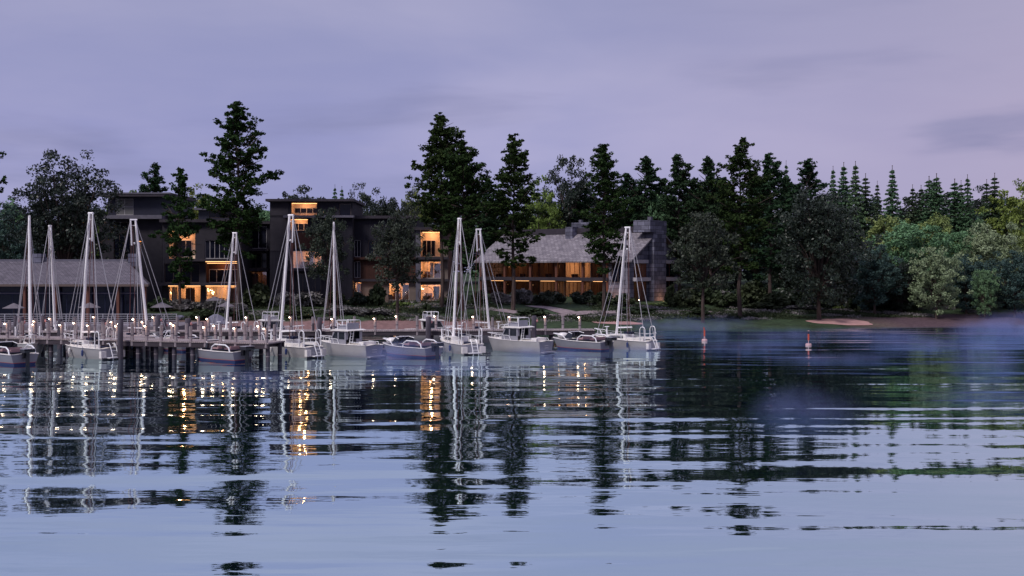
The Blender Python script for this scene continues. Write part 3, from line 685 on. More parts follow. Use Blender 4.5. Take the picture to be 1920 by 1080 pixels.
# forest interior: darker, larger trees closing the view behind
for i, px in enumerate(range(-90, 2120, 74)):
    top = (366 if px < 1050 else 340 if px < 1480 else 350) + 14 * sin(i * 1.9)
    broad(bg[('leaf_dark', 'leaf_grey', 'leaf_dark', 'leaf_teal')[i % 4]], 14.6, 4.6, px + 14 * sin(i * 2.7), top, 182 + 7 * (i % 3), 66,
          'tree at the back of the wood, %s counting from the left' % (ORD[i] if i < 24 else 'number %d' % (i + 1)), 'back row of the wood')
SP = [make_spruce(71, 14, 2.5, M['spruce']), make_spruce(73, 14, 2.4, M['spruce_dark'])]
SPL = [(628, 345, 160, 18, 0, 'light green spruce tip above the hotel tower roof'), (641, 348, 163, 15, 0, 'smaller spruce tip right beside the one above the hotel tower'),
  (1474, 300, 162, 22, 0, 'pale spruce tip behind the dark pine right of the tallest right pine'),
  (1562, 310, 158, 24, 0, 'leftmost pale spruce above the glossy broadleaf'), (1582, 303, 160, 26, 0, 'middle pale spruce above the glossy broadleaf'),
  (1604, 301, 157, 27, 0, 'rightmost and tallest pale spruce above the glossy broadleaf'),
  (1623, 324, 160, 24, 1, 'dark thin spruce right of the pale spruce trio'), (1645, 338, 166, 16, 1, 'sparse little spruce left of the lone bright spruce'),
  (1673, 309, 150, 32, 0, 'lone bright green spruce standing clear against the sky'),
  (1711, 345, 160, 24, 1, 'dark short spruce right of the lone bright spruce'), (1727, 346, 164, 20, 1, 'second dark short spruce right of the lone bright spruce'),
  (1742, 329, 158, 26, 0, 'green spruce, left one of the close pair in the right hand skyline'), (1756, 324, 155, 27, 0, 'green spruce, right one of the close pair in the right hand skyline'),
  (1790, 334, 156, 28, 0, 'spruce left of three beside the close pair'), (1802, 337, 162, 24, 1, 'spruce middle of three beside the close pair'),
  (1814, 326, 154, 30, 0, 'spruce right of three beside the close pair'),
  (1850, 335, 160, 26, 1, 'dull spruce among yellow foliage near the right edge'), (1865, 323, 152, 34, 1, 'dark brownish spruce nearest the right edge')]
for (px, top, Y, w, v, lab) in SPL:
    put('spruce_tree', SP[v], 14.1, lab, 'spruce', px, top, Y, w * (2.0 + .5 * sin(px * 1.7)), 2.5, 'spruces with bare leaders')

# shrubs, one by one
SH = {k: make_shrub(80 + i, M[k]) for i, k in enumerate(['shrub_dark', 'flower', 'leaf_grey', 'leaf_olive', 'leaf_mid'])}
LOWM = make_shrub(91, M['flower'], 1500, .07, .34); LOWD = make_shrub(93, M['shrub_dark'], 1500, .08, .34)
def shrub(px, py, w, h, k, label, z=1.2, group='shrubs round the buildings'):
    # distance from the row of its foot on the sloping ground
    lo = 100.0
    while lo < 140 and lo < shore(wx(px, lo)) + 1.0: lo += .5
    Y = lo
    while Y < 139 and HY + (CH - ground_z(wx(px, Y), Y)) * F / Y > py: Y += .2
    if Y > 129 and 290 < px < 850: Y = min(Y, 129.3)          # keep clear of the hotel fronts
    if 880 < px < 1290: Y = min(Y, 134.6 if px < 1120 else 132.5)
    ms = SH[k] if isinstance(k, str) else (LOWM, LOWD)[k]
    x = wx(px, Y); sw = w / F * Y; sh = h / F * Y / (.62 if isinstance(k, str) else .34)
    return plant('shrub', ms, label, 'shrub', (x, Y, ground_z(x, Y) - .03), random.uniform(0, tau), (sw, sw, sh), group, ('stems', 'foliage'))
for a in [(486, 576, 62, 44, 'shrub_dark', 'large round dark bush right of the lit left wing corner'),
  (532, 574, 46, 30, 'flower', 'greyish flowering bush in front of the dark ground floor doorway'),
  (578, 574, 66, 30, 'flower', 'wide greyish flowering bush below the hotel tower'), (628, 572, 46, 26, 'shrub_dark', 'dark bush at the foot of the tower right side'),
  (345, 582, 56, 24, 'flower', 'pale flowering bush in front of the brightest left ground floor window'), (300, 584, 46, 26, 'shrub_dark', 'dark bush between boathouse and left wing'),
  (396, 584, 64, 26, 'flower', 'pale flowering bush under the chandelier window'), (440, 588, 60, 22, 'flower', 'pale bush at the foot of the tallest pine'),
  (385, 600, 54, 20, 'shrub_dark', 'dark low bush behind the blue grey boulder'), (450, 598, 50, 16, 'shrub_dark', 'dark low bush right of the blue grey boulder'),
  (708, 566, 40, 40, 'shrub_dark', 'dark rounded shrub against the pale wall of the right wing'), (672, 570, 40, 26, 'leaf_grey', 'grey bush left of the rounded shrub at the right wing'),
  (755, 568, 40, 12, 'leaf_olive', 'low olive bush on the lit lawn in front of the right wing'),
  (801, 592, 34, 22, 'shrub_dark', 'dark reddish bush at the lawn edge below the hanging chair'), (640, 590, 70, 16, 'flower', 'spreading pale flowering bush on the slope below the tower'),
  (700, 592, 74, 15, 'flower', 'spreading pale flowering bush on the slope left of the thin trunk'), (560, 596, 70, 14, 'shrub_dark', 'dark spreading bush on the slope behind the left motorboat'),
  (850, 574, 50, 26, 'shrub_dark', 'dark bush at the foot of the dense pine'), (900, 572, 44, 26, 'shrub_dark', 'dark bush below the lodge left balcony'),
  (938, 570, 50, 26, 'flower', 'pale bush left of the pointed pine trunk'), (982, 570, 48, 32, 'flower', 'pale bush right of the pointed pine trunk'),
  (1022, 574, 46, 30, 'leaf_grey', 'round grey bush beside the path bend'), (1040, 558, 48, 24, 'leaf_grey', 'grey bush against the lit lodge ground floor'),
  (1094, 568, 56, 26, 'leaf_grey', 'big grey bush in front of the lodge, left of the uplit wall'), (1132, 568, 56, 26, 'shrub_dark', 'dark bush below the uplit lodge wall'),
  (1168, 568, 44, 22, 'shrub_dark', 'dark bush left of the lodge gable corner'), (1258, 560, 28, 40, 'shrub_dark', 'upright shrub covering the lodge gable right ground window'),
  (1232, 566, 50, 10, 'leaf_olive', 'low clipped bush at the foot of the uplit chimney'), (1000, 592, 74, 13, 'shrub_dark', 'dark spreading bush on the lawn below the path bend'),
  (1200, 588, 80, 12, 'shrub_dark', 'dark spreading bush on the lawn below the gable'), (1305, 592, 60, 14, 'shrub_dark', 'dark bush round the foot of the slim grey tree'),
  (1355, 560, 50, 24, 'flower', 'pale bush behind the slim grey tree'), (1430, 580, 80, 13, 'shrub_dark', 'dark flower bed mound below the tallest right pine'),
  (1500, 582, 80, 12, 'flower', 'pale flower bed mound left of the glossy broadleaf trunk'), (1590, 580, 60, 12, 'leaf_olive', 'olive mound right of the glossy broadleaf trunk'),
  (1692, 566, 70, 36, 'flower', 'pale pinkish grey bush at the foot of the right hand wood'), (1768, 572, 54, 30, 'shrub_dark', 'dark bush below the sage egg shaped tree'),
  (1830, 566, 60, 30, 'shrub_dark', 'dark bush in the shadow near the right edge'), (1640, 572, 60, 26, 'shrub_dark', 'dark bush left of the pale pinkish grey bush'),
  (1885, 570, 50, 50, 'leaf_grey', 'tall grey bush at the right edge of the wood'), (1730, 574, 40, 26, 'leaf_grey', 'grey bush between pale and dark bushes at the wood edge'),
  (1420, 556, 46, 24, 'shrub_dark', 'dark bush behind the bare reddish pine trunk'), (1470, 560, 60, 24, 'shrub_dark', 'dark bush left of the glossy broadleaf in deep shade')]:
    shrub(*a)
for a in [(1716, 580, 30, 7, 0, 'pale low mound, leftmost of four on the right shore'), (1745, 580, 26, 7, 0, 'pale low mound, second of four on the right shore'),
  (1776, 580, 28, 7, 0, 'pale low mound, third of four on the right shore'), (1816, 586, 28, 8, 0, 'pale low mound standing apart on the bare right shore'),
  (1375, 597, 30, 7, 1, 'dark low mound near the water, left of two below the bare trunk'), (1410, 594, 32, 8, 1, 'dark low mound near the water, right of two below the bare trunk')]:
    shrub(*a, group='low mounds on the right shore')

for i in range(16):
    px = 1288 + i * 27 + 9 * sin(i * 2.1); Y = 133 + 3.5 * (i % 3); x = wx(px, Y)
    plant('shrub', SH['shrub_dark'], 'dark undergrowth bush in the shade under the pines, %s from the lodge' % ORD[i], 'shrub', (x, Y, ground_z(x, Y) - .03), i * 1.3, (4.6, 4.0, 3.6 + .8 * sin(i * 1.7)), 'undergrowth under the pines', ('stems', 'foliage'))

def build_cover():
    """uncountable low planting over the slope"""
    rng = np.random.default_rng(5); rd = random.Random(5)
    for name, mat, lab, n, seed in (('ground_cover', M['shrub_dark'], 'dark low planting spread over the slope below the buildings', 1100, 1),
                                    ('flowering_ground_cover', M['flower'], 'pale flowering low planting in drifts on the slope', 420, 2),
                                    ('meadow_grass', M['shrub_dark'], 'tufty grass on the lawn', 900, 3)):
        rd.seed(seed); C, S = [], []
        tries = 0
        while len(C) < n and tries < 20000:
            tries += 1
            x = rd.uniform(-36, 50); Y = rd.uniform(shore(x) + (10.5 if x < 2 else 8.0), 133)
            d = sin(x * .32 + seed * 2) * sin(Y * .55 + x * .12 + seed) + .3 * sin(x * .9 + Y)
            if d < (.12 if seed < 3 else -.35): continue
            px = CX + x / Y * F; py = HY + (CH - ground_z(x, Y)) / Y * F
            if 925 < px < 1110 and 566 < py < 592: continue
            r = rd.uniform(.35, .8) if seed < 3 else rd.uniform(.4, .9)
            k = 44 if seed < 3 else 26
            C.append(blob(rng, (x, Y, ground_z(x, Y) + (.12 if seed < 3 else .05)), r, k, (1.5, 1, .32 if seed < 3 else .15))); S.append(np.full(k, .13 if seed < 3 else .09))
        me = cards_mesh(name, np.vstack(C), np.concatenate(S), mat, rng, .1, .55)
        tag(link(name, me), lab, 'planting', kind='stuff')
build_cover()

# ------------------------------------------------------------------ buildings
def lamp_in(root, loc, power, col=(1.0, 0.46, 0.20), rad=.25):
    l = bpy.data.lights.new('room_lamp', 'POINT'); l.energy = power * 1.35; l.color = col; l.shadow_soft_size = rad
    o = bpy.data.objects.new('room_lamp', l); COL.objects.link(o); o.parent = root; o.location = loc
    return o

def wall_with_openings(mb, x0, x1, z0, z1, ops, y0, y1):
    """front wall as boxes round the openings, butted end to end"""
    zs = sorted({z0, z1, *[min(max(v, z0), z1) for o in ops for v in (o[1], o[3])]})
    for a, b in zip(zs, zs[1:]):
        if b - a < .01: continue
        mid = (a + b) / 2; segs = sorted((o[0], o[2]) for o in ops if o[1] < mid < o[3]); x = x0
        for s, e in segs:
            if s - x > .01: mb.box(x, s, y0, y1, a, b)
            x = max(x, e)
        if x1 - x > .01: mb.box(x, x1, y0, y1, a, b)

class Facade:
    """a wall in its own root's space: u along the wall, depth y inwards, z up"""
    def __init__(s, root, O): s.root = root; s.O = O
    def px(s, px0, py0, px1, py1, Y):
        return (wx(px0, Y) - s.O[0], wz(py1, Y) - s.O[2], wx(px1, Y) - s.O[0], wz(py0, Y) - s.O[2])
    def frame(s, r, y, cols, rows=1, w=.07, mat='frame', name='window'):
        x0, z0, x1, z1 = r; mb = MB(); d0, d1 = y, y + .07
        mb.box(x0, x1, d0, d1, z0, z0 + w); mb.box(x0, x1, d0, d1, z1 - w, z1)
        mb.box(x0, x0 + w, d0, d1, z0 + w, z1 - w); mb.box(x1 - w, x1, d0, d1, z0 + w, z1 - w)
        for i in range(1, cols):
            c = x0 + (x1 - x0) * i / cols; mb.box(c - w * .4, c + w * .4, d0 + .004, d1 - .004, z0 + w, z1 - w)
        for j in range(1, rows):
            c = z0 + (z1 - z0) * j / rows
            mb.box(x0 + w, x1 - w, d0 + .008, d1 - .008, c - w * .35, c + w * .35)
        return mb.build(name, M[mat], s.root)
    def pane(s, r, y, mat, parent):
        x0, z0, x1, z1 = r; mb = MB(); mb.box(x0 + .03, x1 - .03, y + .03, y + .045, z0 + .03, z1 - .03)
        return mb.build('pane', M[mat], parent)
    def dark(s, r, y, cols=2, rows=1, mat='frame', glass='darkglass', rec=.14):
        f = s.frame(r, y + rec, cols, rows, mat=mat); s.pane(r, y + rec, glass, f); return f
    def room(s, r, y, depth, mat):
        x0, z0, x1, z1 = r; t = .08; mb = MB(); a, b = y + .302, y + depth
        mb.box(x0 - t, x1 + t, b, b + t, z0 - t, z1 + t)
        mb.box(x0 - t, x0, a, b, z0 - t, z1 + t); mb.box(x1, x1 + t, a, b, z0 - t, z1 + t)
        mb.box(x0, x1, a, b, z0 - t, z0); mb.box(x0, x1, a, b, z1, z1 + t)
        return mb.build('room', M[mat], s.root)
    def lit(s, r, y, power=90, depth=3.2, cols=3, door=None, mat='plaster', frame='frame', curtain=None):
        x0, z0, x1, z1 = r; w = x1 - x0
        rm = s.room(r, y, depth, mat)
        f = s.frame(r, y + .16, cols, 1, w=.06, mat=frame); s.pane(r, y + .16, 'glass', f)
        if door:
            mb = MB(); a, b = x0 + w * door[0], x0 + w * door[1]
            mb.box(a, b, y + .24, y + .29, z0 + .02, z1 - .25); mb.build('door_panel', M['door'], s.root)
        if curtain:
            mb = MB(); a, b = x0 + w * curtain[0], x0 + w * curtain[1]; n = max(4, int((b - a) / .09)); pts = []
            for i in range(n + 1):
                pts.append((a + (b - a) * i / n, y + .62 + .05 * (i % 2)))
            poly = pts + [(p[0], p[1] + .03) for p in reversed(pts)]
            mb.prism(poly, z0 + .05, z1 - .12, 'z'); mb.build('curtain', M['plaster'], s.root)
        # sofa and table silhouettes standing in the room
        mb = MB(); sx = x0 + w * .32
        mb.box(sx - .5, sx + .5, y + 1.6, y + 2.2, z0 + .12, z0 + .45); mb.box(sx - .5, sx + .5, y + 2.2, y + 2.35, z0 + .12, z0 + .85)
        mb.build('sofa', M['wicker'], rm)
        lamp_in(s.root, ((x0 + x1) / 2, y + depth * .5, z1 - .45), power)
    def loggia(s, r, y, power=40, depth=1.7, cols=4, mat='plaster', win='darkglass', sill=.3, strip=True, rail=False, side=None):
        x0, z0, x1, z1 = r
        s.room(r, y, depth, mat)
        wr = (x0 + .05, z0 + (z1 - z0) * sill * .6, x1 - (.05 if side is None else side), z0 + (z1 - z0) * .68)
        f = s.frame(wr, y + depth - .1, cols, 1, w=.07); s.pane(wr, y + depth - .1, win, f)
        if strip:
            mb = MB(); mb.box(x0 + .05, x1 - .05, y + .34, y + .42, z1 - .07, z1 - .01); mb.build('light_strip', M['strip'], s.root)
        if rail:
            mb = MB(); mb.box(x0, x1, y + .1, y + .14, z0 + .9, z0 + .94)
            n = int((x1 - x0) / .12)
            for i in range(n + 1): mb.box(x0 + (x1 - x0 - .02) * i / n, x0 + (x1 - x0 - .02) * i / n + .02, y + .11, y + .13, z0, z0 + .9)
            mb.build('balustrade', M['frame_dark'], s.root)
        lamp_in(s.root, ((x0 + x1) / 2, y + depth * .45, z1 - .35), power, rad=.15)
    def shell(s, x0, x1, z0, z1, y, depth, mat, t=.3):
        mb = MB()
        mb.box(x0, x0 + t, y + t, y + depth, z0, z1); mb.box(x1 - t, x1, y + t, y + depth, z0, z1)
        mb.box(x0 + t, x1 - t, y + depth - t, y + depth, z0, z1); return mb.build('side_wall', M[mat], s.root)
    def slab(s, x0, x1, z0, z1, y0, y1, mat='slab', name='floor_slab'):
        mb = MB(); mb.box(x0, x1, y0, y1, z0, z1); return mb.build(name, M[mat], s.root)
    def wall(s, x0, x1, z0, z1, ops, y, mat, t=.3):
        mb = MB(); wall_with_openings(mb, x0, x1, z0, z1, ops, y, y + t); return mb.build('wall', M[mat], s.root)

def hotel_left():
    YA, YB = 134.0, 131.5; gz = ground_z(wx(330, YB), YB) - .6; O = (wx(330, YB), YB, gz)
    t = thing('hotel_wing', 'left hotel wing with dark top storey, pale slab edges and bright ground floor windows', 'building', O)
    f = Facade(t, O); ya = YA - YB
    q = lambda a, b, c, d: f.px(a, b, c, d, YA)
    # tall end block
    gA = -.5
    X0, _, X1, ztop = q(186, 362, 304, 575); zmid = q(0, 0, 0, 411)[1]; zpent = q(0, 0, 0, 404)[1]; zr = q(0, 0, 0, 369)[1]
    pent = q(214, 372, 248, 403); d1 = q(213, 417, 251, 432); d2 = q(213, 438, 244, 487); lit = q(256, 451, 265, 486); d3 = q(213, 500, 262, 535)
    f.wall(X0, X1, gA, zmid, [d1, d2, lit, d3], ya, 'render')
    f.shell(X0, X1, gA, zmid, ya, 11, 'render')
    f.dark(d1, ya, 3, mat='frame_dark'); f.dark(d2, ya, 3, mat='frame_dark'); f.dark(d3, ya, 3, mat='frame_dark')
    f.lit(lit, ya, 70, 1.6, 1, curtain=(.1, .9))
    xs0, _, xs1, _ = q(198, 0, 283, 0)
    f.slab(xs0, X1 + .3, zmid, zpent, ya - 1.1, ya + 11, 'slab_light', 'balcony_slab')
    px0, _, px1, _ = q(200, 0, 319, 0)
    f.wall(px0, px1, zpent, zr, [pent], ya + .4, 'navywall'); f.shell(px0, px1, zpent, zr, ya + .4, 9, 'navywall')
    f.dark(pent, ya + .4, 2, 2, glass='greyglass', rec=.1)
    rx0, _, rx1, _ = q(188, 0, 323, 0)
    f.slab(rx0, rx1, zr, ztop, ya - .7, ya + 10.2, 'slab', 'roof')
    mb = MB(); mb.box(rx0, rx1, ya - .76, ya - .703, ztop - .16, ztop + .03); mb.build('fascia', M['slab_light'], t)
    # main block
    q = lambda a, b, c, d: f.px(a, b, c, d, YB)
    X0, _, X1, ztop = q(304.5, 417, 452, 576)
    A = q(316, 433, 366, 485); Bw = q(384, 450, 429, 485); C = q(308, 494, 374, 530); D = q(386, 493, 445, 530); E = q(316, 536, 376, 573); G_ = q(386, 536, 444, 573)
    f.wall(X0, X1, -.5, ztop, [A, Bw, C, D, E, G_], 0, 'render'); f.shell(X0, X1, -.5, ztop, 0, 11, 'render')
    f.loggia(A, 0, 62, 1.8, 3, sill=.1, side=.9)
    f.dark(Bw, 0, 5); f.dark(C, 0, 4, mat='frame_dark')
    f.loggia(D, 0, 34, 1.3, 4, mat='brownwall', sill=0)
    f.lit(E, 0, 120, 3.0, 3, door=(.52, .80), curtain=(.05, .22)); f.lit(G_, 0, 120, 3.0, 3, door=(.70, .97))
    z485, z490, z530, z535 = [q(0, 0, 0, v)[1] for v in (485.3, 490, 530.3, 535.3)]
    xa, _, xb, _ = q(340, 0, 456, 0); f.slab(xa, xb, z490, z485, -1.2, -.003)
    xa, _, xb, _ = q(283, 0, 456, 0); f.slab(xa, xb, z535, z530, -1.4, -.003)
    for xs0, xs1, zz in ((E[0], E[2], z535), (G_[0], G_[2], z535), (D[0], D[2], z490)):
        mb = MB(); mb.box(xs0, xs1, -.14, -.06, zz - .08, zz - .004); mb.build('light_strip', M['strip'], t)
    f.slab(X0 - .2, X1 + .3, ztop, ztop + .36, -.6, 11.2, 'slab', 'roof')
    # set back top storey
    q = lambda a, b, c, d: f.px(a, b, c, d, YB + 5)
    x0, z0, x1, z1 = q(372, 394, 456, 414); z0 = ztop + .365
    w = q(392, 397, 440, 409); f.wall(x0, x1, z0, z1, [w], 5, 'navywall'); f.dark(w, 5, 4, mat='frame_dark'); f.shell(x0, x1, z0, z1, 5, 5.5, 'navywall')
    f.slab(x0 - .4, x1 + .4, z1, z1 + .25, 4.4, 10.9, 'slab_light', 'roof')
    # pier between ground floor rooms
    xa, _, xb, _ = q(446, 0, 453, 0)
    # low planter wall along the terrace
    xa, za, xb, zb = f.px(296, 573.6, 452, 577, YB); f.slab(xa, xb, za - .5, zb, -1.6, -1.3, 'slab_light', 'terrace_edge')

def hotel_tower():
    YL, YT = 137.0, 132.5; gz = ground_z(wx(560, YT), YT) - .6; O = (wx(560, YT), YT, gz); yl = YL - YT
    t = thing('hotel_tower', 'tallest hotel block with two warm lit loggias stacked under its flat roof', 'building', O)
    f = Facade(t, O)
    q = lambda a, b, c, d: f.px(a, b, c, d, YL)
    X0, _, X1, zt = q(453, 420, 512, 576); w1 = q(469, 424, 500, 466); w2 = q(469, 474, 500, 503); dr = q(456, 509, 500, 548)
    f.wall(X0, X1, -.5, zt, [w1, w2, dr], yl, 'board'); f.shell(X0, X1, -.5, zt, yl, 8, 'board'); f.dark(w1, yl, 2); f.dark(w2, yl, 3, mat='frame_dark')
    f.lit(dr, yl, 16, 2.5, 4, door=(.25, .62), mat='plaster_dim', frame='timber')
    for v, mt in ((466.4, 'slab'), (503.4, 'slab')):
        z1 = q(0, 0, 0, v)[1]; f.slab(X0 + .01, X1 - .3, z1 - .32, z1, yl - 1.3, yl - .003, mt)
    f.slab(X0 - .2, X1, zt, zt + .35, yl - .5, yl + 8.2, 'slab', 'roof')
    q = lambda a, b, c, d: f.px(a, b, c, d, YT)
    X0, _, X1, zt = q(506, 378, 661, 576)
    a = q(546, 380.5, 594, 404); b = q(544, 411, 577, 432); c = q(548, 470.5, 603, 503); d = q(556, 513, 602, 548); e = q(636, 382, 658, 405); g = q(600, 382, 630, 404)
    zs = q(0, 0, 0, 408.5)[1]
    f.wall(X0, X1, -.5, zs, [b, c, d], 0, 'board')
    f.wall(X0, X1, zs, zt, [a, e], 0, 'board'); f.shell(X0, X1, -.5, zt, 0, 9, 'render')
    f.loggia(a, 0, 45, 1.8, 4, sill=.35); f.loggia(b, 0, 30, 1.5, 3, sill=.05)
    f.lit(c, 0, 50, 2.6, 4, curtain=(.55, .7)); f.dark(d, 0, 4, mat='frame_dark'); f.dark(e, 0, 1, mat='frame_dark')
    xa, za, xb, zb = q(500, 373.5, 665, 377.8); f.slab(xa, xb, zt, zb, -.7, 9.3, 'slab', 'roof')
    xa, za, xb, zb = q(534, 404.3, 665, 408.5); f.slab(xa, xb, za, zb, -.9, -.003, 'slab_light')
    xa, za, xb, zb = q(540, 503.3, 605, 508); f.slab(xa, xb, za, zb, -1.2, -.003)
    # pale render cladding on the left part of the two upper storeys
    xa, za, xb, zb = q(507, 408.7, 541, 470); f.slab(xa, xb, za, zb, -.06, -.003, 'render', 'wall_panel')
    xa, za, xb, zb = q(507, 379, 541, 404.2); f.slab(xa, xb, za, zb, -.06, -.003, 'render', 'wall_panel')
    xa, za, xb, zb = q(546, 436, 602, 466); f.slab(xa, xb, za, zb, -.05, -.003, 'brownwall', 'wall_panel')

def hotel_right():
    Y = 134.0; gz = ground_z(wx(740, Y), Y) - .5; O = (wx(740, Y), Y, gz)
    t = thing('hotel_wing', 'right hotel wing of reddish boards with three lit storeys stacked at its end', 'building', O)
    f = Facade(t, O); q = lambda a, b, c, d: f.px(a, b, c, d, Y)
    X0, _, X1, zt = q(661.5, 410, 782, 576)
    a = q(664, 450, 676, 482); b = q(664, 490, 676, 521); c = q(664, 529, 677, 553); d = q(729, 530, 767, 563); e = q(690, 451, 712, 481)
    z0 = q(0, 0, 0, 486)[1]; z1 = q(0, 0, 0, 526)[1]
    f.wall(X0, X1, z0, zt, [a, e], 0, 'board'); f.wall(X0, X1, z1, z0, [b], 0, 'brownwall'); f.wall(X0, X1, -.5, z1, [c, d], 0, 'plaster_wall')
    f.shell(X0, X1, -.5, zt, 0, 10, 'board')
    f.dark(a, 0, 2); f.dark(e, 0, 2, mat='frame_dark'); f.dark(b, 0, 2); f.lit(c, 0, 85, 2.2, 2, curtain=(.35, .9)); f.lit(d, 0, 110, 3.2, 3, door=(.66, .97))
    X2, _, X3, zt2 = q(782.3, 432, 840, 576)
    g = q(789, 435, 827, 481); h = q(789, 490, 827, 522); k = q(789, 533, 827, 563)
    f.wall(X2, X3, -.5, zt2, [g, h, k], -.3, 'plaster_wall'); f.shell(X2, X3, -.5, zt2, -.3, 9, 'brownwall')
    f.loggia(g, -.3, 70, 1.9, 3, sill=0, side=.8); f.lit(h, -.3, 85, 2.8, 3, door=(.66, .97), curtain=(.45, .62)); f.lit(k, -.3, 105, 3.0, 3, door=(.63, .92))
    for (p0, p1) in ((482, 486.6), (523, 527.6)):
        xa, za, xb, zb = q(662, p0, 781.5, p1); f.slab(xa, xb, za, zb, -.55, -.003, 'brownwall' if p0 < 500 else 'slab')
        xa, za, xb, zb = q(782.5, p0, 842, p1); f.slab(xa, xb, za, zb, -1.3, -.303)
    xa, za, xb, zb = q(781, 429, 790, 566); f.slab(xa, xb, za, zb, -1.1, -.6, 'slab_light', 'pillar')
    f.slab(X0 - .2, X1, zt, zt + .36, -.6, 10.2, 'slab', 'roof'); f.slab(X2 - .4, X3 + .3, zt2, zt2 + .34, -1.5, 9, 'slab', 'roof')
    # warm uplight grazing the pale ground floor wall
    lamp_in(t, (q(700, 0, 0, 0)[0], -1.3, q(0, 0, 0, 563)[1]), 22, rad=.1)
    return f, q

def gable_house(root, L, D, base, eave, ridge, over=.7, roofmat='shingle', gap=0.0):
    """roof pieces of a long house: x along the ridge, y depth from the front"""
    hw = D / 2; slope = (ridge - eave) / hw; ez = eave - over * slope
    mb = MB(); t = .22
    mb.add([(-over, -over, ez), (L + over, -over, ez), (L + over, hw, ridge), (-over, hw, ridge), (-over, -over, ez + t), (L + over, -over, ez + t), (L + over, hw, ridge + t), (-over, hw, ridge + t)],
           [(0, 3, 2, 1), (4, 5, 6, 7), (0, 1, 5, 4), (1, 2, 6, 5), (2, 3, 7, 6), (3, 0, 4, 7)])
    a = mb.build('roof', M[roofmat], root)
    mb = MB(); y2 = D + over
    mb.add([(-over, y2, ez), (L + over, y2, ez), (L + over, hw + .004, ridge), (-over, hw + .004, ridge), (-over, y2, ez + t), (L + over, y2, ez + t), (L + over, hw + .004, ridge + t), (-over, hw + .004, ridge + t)],
           [(0, 1, 2, 3), (4, 7, 6, 5), (0, 4, 5, 1), (1, 5, 6, 2), (2, 6, 7, 3), (3, 7, 4, 0)])
    mb.build('roof', M[roofmat], root); return ez

